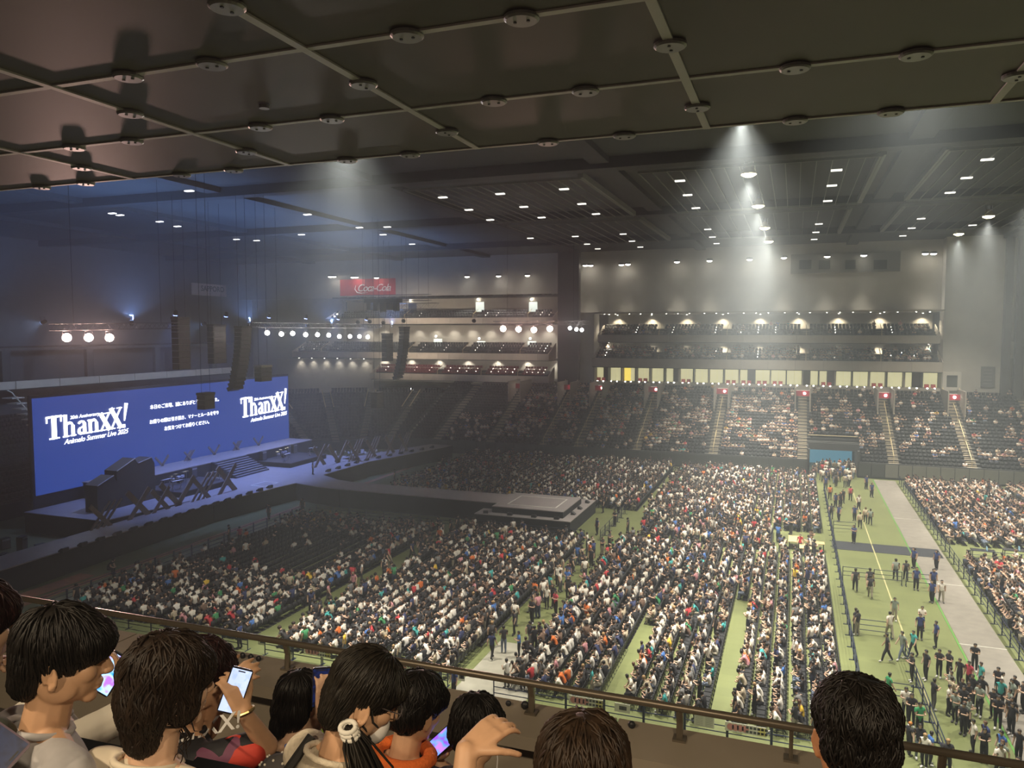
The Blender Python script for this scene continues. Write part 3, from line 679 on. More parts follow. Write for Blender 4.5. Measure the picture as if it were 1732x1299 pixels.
for (x, y) in ((-64.8, 63.4), (-64.8, 69.6), (-64.9, 82.2), (-64.9, 87.4), (-64.9, 88.8)): amp((x, y, RZ), 0, 'black amplifier cabinet at the back of a band riser', 'amplifiers on the band risers')
for k in range(26):
    x = rng.uniform(-65.5, -58.5); y = 93 + rng.uniform(0, 11) - .0 * k
    mstand((x - (y - 93) * -.15, y, 0 if y > 92.5 else SZ), rng.uniform(-.5, .5), 'music stand with pale sheet in the orchestra beside the stage', 'orchestra music stands')
for k in range(9): amp((-66 + (k % 3) * 2.2, 41 + (k // 3) * 3.4, 0), rng.uniform(-.5, .5), 'black equipment case standing in the dark behind the near wing', 'cases behind the near wing', rng.uniform(.8, 1.4))
for k in range(8): stand_keys((rng.uniform(-64, -60), 93 + k * 1.4, 0), rng.uniform(-.5, .5), 'keyboard on crossed legs in the orchestra beside the stage', 'orchestra keyboards')

# ------------------------------------------------------------------ hanging rig
M_TRUSS = mat('dull_truss_aluminium', (.20, .20, .22), .45, metal=.5)
def truss(a, b, lab, w=.5, par=None):
    a = Vector(a); b = Vector(b); c = (a + b) / 2; e = empty('lighting_truss', c); tag(e, lab, 'truss')
    t = (b - a); L = t.length; t.normalize(); s = t.cross(Vector((0, 0, 1))).normalized() * w / 2; u = Vector((0, 0, w / 2))
    for q in (s + u, s - u, -s + u, -s - u): MB().tube([a + q - c, b + q - c], .035, 4).build('chord', M_TRUSS, e)
    g = MB(); n = int(L / w)
    for k in range(n):
        p = a + t * (L * k / n) - c; q = a + t * (L * (k + 1) / n) - c; f = 1 if k % 2 else -1
        for sd in (s, -s): g.tube([p + sd + u * f, q + sd - u * f], .02, 3)
        g.tube([p + s * f + u, q - s * f + u], .02, 3)
    stuff(g.build('bracing', M_TRUSS, e))
    for f in (.15, .85): MB().tube([a + t * L * f - c, Vector(((a + t * L * f).x, (a + t * L * f).y, CEIL - 1.0)) - c], .02, 4).build('hoist_cable', M_BLK, e)
def lamp(p, target, power, col, lab, grp, r=.3, size=60, em=40, vis=True):
    e = empty('stage_spotlight', p); tag(e, lab, 'spotlight', grp)
    d = (Vector(target) - Vector(p)).normalized(); M = d.to_track_quat('Z', 'Y').to_matrix()
    MB().lathe(-d * .55, [(r * .5, 0), (r * .9, .12), (r * .95, .5)], 12, M=M).build('housing', M_BLK, e, True)
    MB().lathe((0, 0, 0), [(r * .9, -.04), (r * .9, .0), (r * .5, .03)], 12, M=M).build('lens', mat('glowing_lens_%d' % round(em * 10 + col[2] * 3), (1, 1, 1), .3, emit=em, ecol=col), e)
    MB().tube([Vector((0, -r, 0)) - d * .3, Vector((0, -r, .5)), Vector((0, r, .5)), Vector((0, r, 0)) - d * .3], .03, 4).build('yoke', M_TRUSS, e)
    if power: spot('beam', d * .06, d * 3, power, col, size, .7, r * .8, e)
XT = -52.0
PINK = (1, .62, .52)
for i, (px, py) in enumerate(((113, 571), (150, 571), (185, 571))):
    p = onx(px, py, XT); lamp(p, (-6, 6, 20), 6000, PINK, 'glaring pinkish stage spotlight, %s from left of the three above the left logo' % ORD[i], 'three spotlights at the left truss', .36, 22, 60)
for i, (px, py) in enumerate(((452, 563), (476, 565), (495, 564), (517, 566), (537, 566), (556, 567), (574, 569), (592, 569), (608, 569), (622, 570))):
    p = onx(px, py, XT); lamp(p, (-6, 6, 20), 1300, (1, .93, .88), 'bright white stage spotlight, %s from left in the long row above the stage' % ORD[i], 'row of spotlights above the stage', .27, 22, 45)
for i, (px, py) in enumerate(((851, 556), (877, 557), (903, 558), (930, 556), (964, 555), (975, 557), (984, 558))):
    p = ony(px, py, 95); lamp(p, (-2, 6, 20), 6000 if i < 4 else 1300, (1, .58, .5) if i < 4 else (1, .9, .84), ('glaring red-white spotlight, %s from left of four beside the dark column' % ORD[i]) if i < 4 else ('small bright spotlight, %s of three at the truss end by the column' % ORD[i - 4]), 'four glaring spotlights by the column' if i < 4 else 'three small spotlights by the column', .42 if i < 4 else .25, 22, 60)
a = onx(88, 566, XT); b = onx(300, 566, XT); truss((XT, a.y, a.z + .55), (XT, b.y, a.z + .75), 'aluminium lighting truss over the near end of the stage')
a = onx(430, 562, XT); b = onx(640, 566, XT); truss((XT, a.y, 20.1), (XT, b.y, 20.1), 'aluminium lighting truss over the middle of the stage')
a = ony(835, 548, 95); b = ony(995, 550, 95); truss((a.x, 95, a.z + .1), (b.x, 95, a.z + .1), 'aluminium lighting truss left of the dark column')
a = ony(600, 505, 104); b = ony(728, 518, 104)
for (dy, dz, lab) in ((0, 0, 'dark truss frame hanging in front of the red billboard'), (2.5, -1.2, 'second dark truss frame hanging below the red billboard')):
    truss((a.x + dy, 104 + dy, a.z + dz), (b.x, 104 + dy, a.z + dz), lab, .9)
cl = empty('equipment_cradle', ((a.x + b.x) / 2, 104, a.z - 1.6)); tag(cl, 'black equipment cradle slung under the dark truss', 'rigging')
MB().bx(-4.5, 1.5, -.6, .6, .9, 1.5).build('cradle_body', M_BLK, cl)
for k in range(5): MB().bx(-4.2 + k * 1.15, -3.5 + k * 1.15, -.4, .4, -.2 - .15 * (k % 3), .9).build('hung_unit', M_BLK, cl)
for i, (px, py) in enumerate(((606, 545), (626, 544), (649, 546), (683, 543), (802, 543))):
    p = ony(px, py, 100); lamp(p, (p.x * 1.16, 131, p.z * .93), 6500, (1, .86, .72), 'black moving head before the pale fascia, %s from left, beam added' % ORD[i], 'moving heads with beams added for the balconies', .3, 40, em=8)  # the heads are unlit fixtures; their beams are added to brighten the fascia
def array(px, y0, y1, x, w, lab, n, curve=.5):
    T = onx(px, y0, x); Bt = onx(px, y1, x); h = (T.z - Bt.z) / n
    e = empty('line_array', (x, T.y, Bt.z)); tag(e, lab, 'speaker array')
    MB().bx(-.45, .45, -w / 2, w / 2, T.z - Bt.z, T.z - Bt.z + .2).build('rigging_frame', M_BLK, e)
    for s in (-.4, .4): MB().tube([(0, w * s, T.z - Bt.z + .2), (0, w * s, CEIL - 1.0 - Bt.z)], .02, 4).build('hoist_cable', M_BLK, e)
    for k in range(n):
        f = (n - 1 - k) / max(1, n - 1); off = -curve * (1 - f) ** 2 * 0 - curve * (f ** 0) * 0 - curve * (k / n) ** 0 * 0
        z = h * (k + .5); xo = -curve * ((n - k) / n) ** 0 * (1 - k / n) ** 2 * 1.0
        MB().box((xo, 0, z), (.75, w, h * .94), 0, 0, -R(26) * (1 - k / n) ** 1.5 * (1 if curve else 0)).build('speaker_box', M_BLK, e)
        MB().box((xo + .38, 0, z), (.03, w * .9, h * .8), 0, 0, -R(26) * (1 - k / n) ** 1.5 * (1 if curve else 0)).build('grille', mat('dark_array_grille', (.05, .052, .058), .35), e)
array(411, 555, 660, -50, 1.5, 'long curved black line array hanging before the right logo', 15, 1.1)
array(684, 555, 641, -50, 1.6, 'curved black line array hanging before the left balconies', 15, 1.1)
array(305, 540, 625, -56, 1.6, 'straight dark speaker column hanging left above the screen', 8, 0)
array(366, 552, 615, -56, 1.9, 'wider straight dark speaker column hanging above the screen', 7, 0)
array(655, 566, 611, -56, 2.0, 'short straight dark speaker column beside the far line array', 6, 0)
array(445, 621, 645, -48, 1.6, 'short speaker cluster with pale top frame under the main array', 3, 0)
array(348, 668, 692, -45, 1.2, 'small speaker cluster hanging in front of the Japanese message', 3, 0)
array(638, 666, 690, -46, 1.6, 'small tilted speaker cluster below the lowest balcony', 3, 0)
for o_ in [x for x in bpy.data.objects if x.name.startswith('rigging_frame')][5:6]: o_.data.materials[0] = M_FRAME

# blue wash fixtures over the stage: they light deck, screen surround and haze
BLUE = (.22, .34, 1.0)
for k in range(6):
    lamp((-57.5, 60 + k * 7.2, 21), (-62.5, 62 + k * 6.4, SZ), 8000, BLUE, 'blue wash light hanging high above the stage deck', 'blue wash lights over the stage', .22, 80, 6)
for k in range(5):
    lamp((-60, 40 + k * 17, 20.5), (-62, 42 + k * 17, CEIL), 13000, (.24, .44, 1.0), 'added upward blue wash light on the stage rig', 'added upward blue wash lights', .2, 150, 1)  # uplights added to tint the ceiling and haze blue

for k in range(4):
    lamp((-60.5, 48 + k * 19, 20.2), (-98, 50 + k * 19, 12.0), 8000, (.45, .62, 1.0), 'added pale blue wash light turned towards the wall behind the screen', 'added pale blue wash lights behind the rig', .2, 70, 1)  # lamps added to brighten the end wall and the haze behind the screen
# ------------------------------------------------------------------ house lights
def floodlight(p, power, lab, grp):
    e = empty('floodlight', p); tag(e, lab, 'floodlight', grp)
    MB().lathe((0, 0, 0), [(.22, .75), (.3, .6), (.62, .08), (.62, 0)], 16).build('reflector', mat('brass_tinted_reflector', (.6, .5, .3), .3, metal=.6), e, True)
    MB().lathe((0, 0, -.05), [(.6, .06), (.6, 0), (.3, -.16)], 16).build('lens', mat('glowing_flood_lens', (1, 1, 1), .3, emit=16, ecol=(1, .88, .5)), e)
    for sx in (-.35, .35): MB().tube([(sx, 0, .5), (sx, 0, CEIL - p[2])], .03, 4).build('hanger', M_SIL, e)
    MB().bx(-.12, .12, -.12, .12, .75, 1.2).build('ballast', M_SIL, e)
    spot('flood_beam', (0, 0, -.3), (0, 0, -30), power * .75, (1.0, .94, .80), 96, .9, .5, e); spot('flood_core', (0, 0, -.32), (0, 0, -30), power * 1.1, (1.0, .95, .84), 34, .8, .3, e)
FL = 56000
for i, y in enumerate((47.2, 66.8, 83.9, 101.9, 117.5)): floodlight((-3.2 if i == 0 else -3.9, y, 32.3), FL * (.75 if y > 110 else 1), '%s nearest glowing floodlight in the line above the floor crowd' % ORD[i], 'line of floodlights over the floor crowd')
for i, y in enumerate((49, 65.5, 82, 100.3, 117.1)): floodlight((20, y, 32.3), FL * .85, '%s nearest glowing floodlight in the line above the right floor block' % ORD[i], 'line of floodlights at the right')
for y in (49, 76): floodlight((42, y, 31.7), FL * .7, 'floodlight beyond the right picture edge', 'floodlights further right')
floodlight((-24, 38, 31.7), FL * .75, 'unseen floodlight over the near corridor', 'floodlights over the near corridor'); floodlight((4, 32, 31.7), FL * .5, 'unseen floodlight over the near corridor', 'floodlights over the near corridor')  # the first is added to brighten the near left floor
# round downlights in front of the far wall
for i, (px, py, pw) in enumerate(sorted(((990, 449, 1), (999, 449, 1), (1051, 448, 1), (1062, 447, 1), (1145, 443, 3), (1200, 441, 3), (1268, 439, 1), (1326, 436, 3), (1399, 434, 3), (1461, 432, 3), (1565, 429, 2), (1579, 429, 2), (1646, 427, 2), (1661, 427, 2), (790, 468, 4), (843, 467, 4), (892, 466, 4), (559, 468, .6), (565, 468, .6), (597, 469, .6), (602, 469, .6), (637, 470, .6)))):
    p = ony(px, py, 132.2)
    e = empty('wall_washer', p); tag(e, 'small white downlight high along the far wall, %s from the left' % ORD[i], 'downlight', 'downlights along the far wall')
    MB().lathe((0, 0, 0), [(.5, .3), (.5, 0), (.42, -.02)], 12).build('can', M_PIL, e); MB().lathe((0, 0, -.1), [(.46, .1), (.4, .0), (.2, -.08)], 12).build('lens', M_LAMP, e)
    if pw >= 1: spot('washer_beam', (0, 0, -.25), (0, -1.5 if pw == 4 else -.1, -10), (3600 if pw == 4 else 1000 * pw), (1, .97, .86), 62 if pw == 4 else 38, .7, .3, e)
# small luminaires in the ceiling
cl_me = MB().bx(-.42, .42, -.2, .2, -.05, .05).mesh('luminaire'); cl_me.materials.append(mat('ceiling_luminaire_glow', (1, 1, 1), .5, emit=1.5, ecol=(1, .97, .88)))
for (px, py) in ((846, 328), (954, 320), (749, 334), (793, 355), (829, 372), (886, 350), (916, 368), (984, 345), (1008, 362), (608, 385), (648, 397), (697, 413), (897, 403), (973, 400), (1011, 421), (1054, 396), (1069, 408), (1083, 418), (993, 413), (1150, 306), (1163, 330), (1177, 352), (1415, 288), (1407, 314), (1400, 340), (1670, 270), (1635, 301), (1607, 326), (1385, 379), (1380, 393), (1377, 405), (1558, 370), (1542, 386), (1527, 399), (1197, 388), (1205, 401), (1212, 412), (1645, 381), (320, 323), (270, 375), (190, 361), (203, 364), (300, 383), (400, 405), (510, 397), (434, 407), (520, 363), (655, 384)):
    p = onz(px, py, CEIL - 1.15)
    o = link('ceiling_light', cl_me, None, None, p); tag(o, 'small flat white luminaire in the dark hall ceiling', 'ceiling light', 'small luminaires in the hall ceiling')
# ------------------------------------------------------------------ near balcony: soffit, parapet, rail, steps
SO = H + 2.0
soffit = struct(MB().bx(-30, 14, -12, 7.96, SO + .05, SO + 1.6).build('ceiling_soffit', M_DARKW))
M_PANEL = mat('brown_grey_soffit_panel', (.125, .098, .084), .55, noise=.10, nscale=.6, bump=.05)
M_STRIP = mat('grey_joint_strip', (.70, .67, .64), .5); M_DISC = mat('dull_metal_disc', (.36, .35, .35), .4, metal=.2); M_BOLT = mat('black_bolt', (.02, .02, .02), .5)
PX0, PW, PYE, PD = -.87, 2.46, 7.96, 1.595
pn_me = MB().bx(-PW / 2 + .012, PW / 2 - .012, -PD / 2 + .012, PD / 2 - .012, 0, .04).mesh('soffit_panel'); pn_me.materials.append(M_PANEL)
dk_me = MB().lathe((0, 0, -.028), [(.02, .0), (.1, 0), (.115, .012), (.115, .03)], 20).mesh('fixing_disc'); dk_me.materials.append(M_DISC)
bt_me = MB().lathe((-.045, 0, -.034), [(.012, 0), (.012, .01)], 8).lathe((.045, 0, -.034), [(.012, 0), (.012, .01)], 8).mesh('bolt_pair'); bt_me.materials.append(M_BOLT)
def disc(x, y, rz=0):
    d = link('fixing_disc', dk_me, None, soffit, (x, y, SO), rz)
    b = stuff(link('bolt_pair', bt_me, None, d, (0, 0, 0)))
for i in range(-7, 4):
    xc = PX0 + PW * (i + .5)
    for j in range(5):
        yc = PYE - PD * (j + .5); link('soffit_panel', pn_me, None, soffit, (xc, yc, SO + .01))
    for j in range(5):
        y = PYE - PD * j
        MB().bx(xc - PW / 2, xc + PW / 2, y - (.03 if j else .05), y + (.03 if j else .0), SO - .004, SO + .01).build('joint_strip', M_STRIP, soffit)
        disc(xc - PW / 6, y - (0 if j else .03)); disc(xc + PW / 6, y - (0 if j else .03))
        MB().bx(xc - PW / 2 - .035, xc - PW / 2 + .035, PYE - PD * (j + 1), PYE - PD * j, SO - .007, SO + .008).build('joint_strip', M_STRIP, soffit)
        disc(xc - PW / 2, yc_ if False else PYE - PD * (j + .5), R(90))
p = onz(447, 178, SO)
MB().lathe((p.x, p.y, SO - .03), [(.02, 0), (.045, .0), (.05, .03)], 12).build('sprinkler_head', M_DISC, soffit)
# warm lamps in the soffit behind us
for (x, y) in ((-3.2, -.6), (1.2, -.8), (-1.0, -3.0)):
    e = empty('soffit_lamp', (x, y, SO)); e.parent = soffit
    MB().lathe((0, 0, -.04), [(.1, 0), (.14, .0), (.14, .04)], 14).build('lamp_trim', M_DISC, e); MB().lathe((0, 0, -.045), [(.09, .01), (.09, 0)], 14).build('lamp_lens', M_LAMP, e)
    spot('soffit_beam', (0, 0, -.08), (.2, 1.6, -3), 380, (1, .78, .52), 130, .8, .12, e)
M_PAR = mat('tan_parapet_paint', (.36, .31, .24), .6, noise=.06, nscale=3); M_SLOT = mat('dark_parapet_gap', (.04, .036, .03), .7)
T1, T2, T3 = 17.35, 16.95, 16.6
terr = MB(); terr.bx(-30, 14, -12, .7, 14, 17.9); terr.bx(-30, 14, .7, 2.2, 14, T1); terr.bx(-30, 14, 2.2, 2.5, 14, T2); terr.bx(-30, 14, 2.5, 4.25, 14, T3)
terrace = struct(terr.build('floor_terrace', mat('dark_terrace_concrete', (.10, .09, .08), .85, noise=.1, nscale=4)))
LZ = 17.27
par = struct(MB().bx(-30, 14, 4.02, 4.2, 14, LZ - .10).build('wall_parapet', M_PAR))
MB().bx(-30, 14, 3.97, 4.2, LZ - .125, LZ - .075).build('parapet_gap', M_SLOT, par)
for k in range(11): MB().bx(-13.5 + k * 1.8, -11.715 + k * 1.8, 3.86, 4.24, LZ - .075, LZ).build('ledge_board', M_PAR, par)
for k in range(11): MB().bx(-13.5 + k * 1.8, -11.71 + k * 1.8, 4.0, 4.025, T3 + .02, LZ - .13).build('parapet_panel', M_PAR, par)
hr = empty('balcony_rail', (-1, 4.1, LZ)); tag(hr, 'brown metal handrail on thin posts along the balcony edge', 'railing')
M_RB = mat('brown_rail_metal', (.20, .17, .13), .35, metal=.5)
MB().tube([(-13, 0, .19), (9, 0, .19)], .021, 10).build('top_rail', M_RB, hr, True)
for px in (-280, 20, 483, 897, 1150, 1341, 1600):
    x = ony(px, 1150, 4.1).x + 1
    MB().tube([(x, .02, -.02), (x, .03, .1), (x - .0, .0, .19)], .02 if px != 1341 else .012, 6).build('post', M_RB, hr)
    MB().bx(x - .035, x + .035, -.01, .06, 0, .012).build('post_foot', M_RB, hr)
p = ony(188, 1113, 3.99)
pl = MB().bx(-.075, .075, -.006, .006, -.03, .03).build('notice_plate', mat('white_notice_plate', (.75, .7, .6), .5)); pl.location = (p.x, 3.95, LZ - .04); tag(pl, 'small white notice plate on the parapet by the bowl-cut head', 'sign')

# ------------------------------------------------------------------ fixed seats of the stands (too small to tell apart: one mesh each kind)
def boxes_np(A):   # list of (cx,cy,cz,ang,dx,dy,dz,r,g,b, ox,oz): box offset ox along facing
    A = np.array(A, float); n = len(A)
    q = np.array([[x, y, z] for x in (-.5, .5) for y in (-.5, .5) for z in (-.5, .5)])
    L = q[None] * A[:, None, 4:7]; L[:, :, 0] += A[:, None, 10]; L[:, :, 2] += A[:, None, 11]
    c, s = np.cos(A[:, 3])[:, None], np.sin(A[:, 3])[:, None]
    V = np.stack([L[..., 0] * c - L[..., 1] * s + A[:, None, 0], L[..., 0] * s + L[..., 1] * c + A[:, None, 1], L[..., 2] + A[:, None, 2]], -1).reshape(-1, 3)
    f = np.array([(0, 1, 3, 2), (4, 6, 7, 5), (0, 4, 5, 1), (2, 3, 7, 6), (0, 2, 6, 4), (1, 5, 7, 3)])
    Fc = (f[None] + (np.arange(n) * 8)[:, None, None]).reshape(-1, 4)
    col = np.repeat(A[:, 7:10], 6, 0)
    return V, Fc, col
def np_mesh(name, V, Fc, col, k=4):
    me = bpy.data.meshes.new(name); nf = len(Fc)
    me.vertices.add(len(V)); me.vertices.foreach_set('co', V.astype(np.float32).ravel())
    me.loops.add(nf * k); me.loops.foreach_set('vertex_index', Fc.astype(np.int32).ravel())
    me.polygons.add(nf); me.polygons.foreach_set('loop_start', np.arange(nf, dtype=np.int32) * k)
    try: me.polygons.foreach_set('loop_total', np.full(nf, k, np.int32))
    except Exception: pass
    at = me.attributes.new('tint', 'FLOAT_COLOR', 'FACE')
    at.data.foreach_set('color', np.concatenate([col, np.ones((nf, 1))], 1).astype(np.float32).ravel())
    me.update(calc_edges=True); me.validate()
    return me
M_TINT = attr_mat('tinted_cloth_and_plastic', .75)
A = []
for (x, y, z, an, c) in SEATS:
    j = 1 + rng.uniform(-.15, .15); c = tuple(v * j for v in c)
    A.append((x, y, z, an, .07, .47, .44, *c, -.2, .62)); A.append((x, y, z, an, .40, .46, .07, *c, .02, .42))
V, Fc, colr = boxes_np(A)
o = link('stand_seats', np_mesh('stand_seats', V, Fc, colr), M_TINT); stuff(o); tag(o, 'rows of dark folding seats filling the stands', 'seats')

# ------------------------------------------------------------------ crowd templates
BONES = {}
def skeleton(pose):
    """joint name -> (pos, radius); facing +X, floor at z=0"""
    J = {}
    if pose.startswith('sit'):
        lean = {'sit_phone': .10, 'sit_up': -.02, 'sit_lean': .30}[pose]
        J['hip'] = ((0, 0, .52), .135); J['waist'] = ((lean * .35, 0, .70), .125); J['chest'] = ((lean * .9, 0, .92), .140); J['neck'] = ((lean * 1.25 + .02, 0, 1.07), .055)
        hd = {'sit_phone': .05, 'sit_up': .01, 'sit_lean': .08}[pose]; hx = lean * 1.25
        J['chin'] = ((hx + .04 + hd * .6, 0, 1.15), .075); J['head'] = ((hx + .03 + hd, 0, 1.25), .098); J['crown'] = ((hx + hd, 0, 1.33), .06)
        for s, n in ((1, 'l'), (-1, 'r')):
            J['hipj' + n] = ((.06, .10 * s, .51), .095); J['knee' + n] = ((.45, .12 * s, .50), .072); J['ank' + n] = ((.42, .12 * s, .10), .048); J['toe' + n] = ((.58, .13 * s, .05), .045)
            J['sho' + n] = ((lean + .0, .185 * s, .99), .068); J['elb' + n] = ((lean * .9 + .10, .235 * s, .74), .050)
            hz = .78 if pose != 'sit_lean' else .62
            J['wri' + n] = ((lean * .8 + .30, .10 * s, hz), .034); J['han' + n] = ((lean * .8 + .38, .06 * s, hz + .04), .042)
    else:
        st = {'stand': (.03, .02), 'stand_phone': (.02, .0), 'walk': (.26, .2), 'walkb': (-.26, .2)}[pose]
        J['hip'] = ((0, 0, .94), .130); J['waist'] = ((0, 0, 1.12), .118); J['chest'] = ((.0, 0, 1.33), .138); J['neck'] = ((.01, 0, 1.47), .054)
        J['chin'] = ((.05, 0, 1.54), .072); J['head'] = ((.03, 0, 1.63), .096); J['crown'] = ((.0, 0, 1.70), .058)
        for s, n in ((1, 'l'), (-1, 'r')):
            d = st[0] * s
            J['hipj' + n] = ((0, .09 * s, .90), .095); J['knee' + n] = ((d * .55 + .03, .10 * s, .50), .066); J['ank' + n] = ((d * 1.0 - .04 * (d < 0), .10 * s, .10 + (.06 if d < -.1 else 0)), .046); J['toe' + n] = ((d * 1.0 + .16, .12 * s, .05 + (.02 if d < -.1 else 0)), .044)
            J['sho' + n] = ((0, .18 * s, 1.40), .066)
            if pose == 'stand_phone': J['elb' + n] = ((.05, .23 * s, 1.14), .05); J['wri' + n] = ((.26, .10 * s, 1.20), .034); J['han' + n] = ((.34, .05 * s, 1.24), .042)
            else: J['elb' + n] = ((-d * .35 - .02, .24 * s, 1.14), .05); J['wri' + n] = ((-d * .6 + .06, .25 * s, .92), .034); J['han' + n] = ((-d * .7 + .08, .245 * s, .83), .042)
    E = [('hip', 'waist', 'shirt'), ('waist', 'chest', 'shirt'), ('chest', 'neck', 'shirt'), ('neck', 'chin', 'skin'), ('chin', 'head', 'head'), ('head', 'crown', 'head')]
    for n in 'lr': E += [('hip', 'hipj' + n, 'pants'), ('hipj' + n, 'knee' + n, 'pants'), ('knee' + n, 'ank' + n, 'pants'), ('ank' + n, 'toe' + n, 'shoe'), ('chest', 'sho' + n, 'shirt'), ('sho' + n, 'elb' + n, 'shirt'), ('elb' + n, 'wri' + n, 'skin'), ('wri' + n, 'han' + n, 'skin')]
    return J, E
ZI = {'skin': 0, 'hair': 1, 'shirt': 2, 'pants': 3, 'shoe': 4}
def skinned(J, E, sub):
    names = list(J); idx = {n: i for i, n in enumerate(names)}
    me = bpy.data.meshes.new('sk'); me.from_pydata([J[n][0] for n in names], [(idx[a], idx[b]) for a, b, _ in E], [])
    ob = bpy.data.objects.new('sk', me)
    md = ob.modifiers.new('s', 'SKIN'); md.use_smooth_shade = True; md.branch_smoothing = .3
    for i, n in enumerate(names): r = J[n][1]; me.skin_vertices[0].data[i].radius = (r, r); me.skin_vertices[0].data[i].use_root = (n == 'hip')
    if sub:
        m2 = ob.modifiers.new('u', 'SUBSURF'); m2.levels = sub; m2.render_levels = sub
    out = evaluated(ob); bpy.data.meshes.remove(me)
    return out
def zones(me, J, E, sleeves):
    V = np.array([v.co[:] for v in me.vertices]); C = np.array([V[list(p.vertices)].mean(0) for p in me.polygons])
    best = np.full(len(C), 9e9); z = np.zeros(len(C), int)
    for a, b, zn in E:
        A_, B_ = np.array(J[a][0]), np.array(J[b][0]); d = B_ - A_; t = np.clip(((C - A_) @ d) / (d @ d), 0, 1)
        rr = J[a][1] * (1 - t) + J[b][1] * t
        dist = np.linalg.norm(C - (A_ + t[:, None] * d), axis=1) / rr
        k = np.full(len(C), ZI['skin'] if zn == 'head' else ZI[zn])
        if zn == 'head':
            hp = np.array(J['head'][0]); k = np.where((C[:, 2] > hp[2] + .0) | (C[:, 0] < hp[0] + .025) & (C[:, 2] > hp[2] - .10), 1, 0)
        if a.startswith('sho') and not sleeves: k = np.where(t > .45, 0, 2)
        if zn == 'skin' and sleeves and a.startswith('elb'): k = np.full(len(C), 2)
        m = dist < best; best[m] = dist[m]; z[m] = k[m]
    return V, z
POSES = ['sit_phone', 'sit_up', 'sit_lean', 'stand', 'stand_phone', 'walk', 'walkb']
LOW = {}; HIGH = {}
for ps in POSES:
    J, E = skeleton(ps)
    me = skinned(J, E, 0)
    V, z = zones(me, J, E, False)
    Fq = [tuple(p.vertices) for p in me.polygons]
    T = []; tz = []
    for f, zz in zip(Fq, z):
        for i in range(1, len(f) - 1): T.append((f[0], f[i], f[i + 1])); tz.append(zz)
    # push hair out a little so that it reads as hair
    LOW[ps] = (V.copy(), np.array(T), np.array(tz)); bpy.data.meshes.remove(me)
    me = skinned(J, E, 1); V, z = zones(me, J, E, False)
    HIGH[ps] = (me, V, z)

# ------------------------------------------------------------------ where people sit and stand on the floor
SHIRTS = [((.72, .68, .60), 'white', 25), ((.78, .75, .70), 'white', 9), ((.022, .022, .026), 'black', 27), ((.045, .043, .045), 'black', 9), ((.17, .17, .17), 'grey', 6), ((.03, .04, .11), 'navy', 5), ((.50, .04, .05), 'red', 2.2), ((.62, .15, .03), 'orange', 1.6), ((.05, .34, .34), 'teal', 1.6), ((.06, .16, .45), 'blue', 2), ((.75, .5, .05), 'yellow', .8), ((.05, .25, .10), 'green', 1), ((.52, .24, .27), 'pink', 2.4), ((.42, .36, .26), 'beige', 5), ((.16, .1, .07), 'brown', 3)]
PANTS = [((.018, .018, .022), 'black', 6), ((.05, .06, .10), 'dark blue', 3), ((.30, .27, .2), 'khaki', 1.2), ((.16, .2, .28), 'jeans blue', 1.2), ((.1, .1, .1), 'grey', 1.5)]
HAIRS = [((.012, .010, .009), 'black', 8), ((.03, .017, .011), 'dark brown', 3), ((.12, .06, .03), 'brown', .8), ((.35, .22, .1), 'blond', .3)]
SKINS = [(.60, .40, .29), (.52, .34, .24), (.66, .46, .35)]
def pick(L): 
    r = rng.uniform(0, sum(l[-1] for l in L))
    for l in L:
        r -= l[-1]
        if r <= 0: return l
    return L[-1]
PEOPLE = []   # dict(x,y,z,ang,pose,shirt,pants,hair,skin,zone,s)
CHAIRS = []
def person(x, y, z, ang, pose, zone, shirt=None, pants=None, hair=None):
    PEOPLE.append(dict(x=x, y=y, z=z, ang=ang, pose=pose, zone=zone, shirt=shirt or pick(SHIRTS), pants=pants or pick(PANTS), hair=hair or pick(HAIRS), skin=rng.choice(SKINS), s=rng.uniform(.94, 1.05)))
BLOCKS = [  # x0, x1, y0, y1, occupancy, zone
    (-47.4, -31.6, 38.4, 66, 'A'), (-29.4, -17.9, 38.0, 67.5, 'B'), (-14.4, 2.9, 37.8, 69.0, 'C'), (-14.4, 2.9, 78.5, 109, 'E'), (-13.2, -1.5, 70.5, 77.5, 'D'),
    (-45.6, -30.4, 80.5, 109, 'F'), (-30.0, -15.2, 81.5, 109, 'G'), (13.6, 44, 36, 72.0, 'R'), (13.6, 44, 78.5, 108.5, 'S')]
ZN = {'A': 'the left near block', 'B': 'the middle near block', 'C': 'the block beside the green aisle', 'D': 'the seats beside the island stage', 'E': 'the far central floor block', 'F': 'the far left floor block', 'G': 'the far middle floor block', 'R': 'the block right of the path', 'S': 'the far right floor block'}
LANES = {'C': (-8.2, -3.0), 'R': (24,), 'S': (24,)}
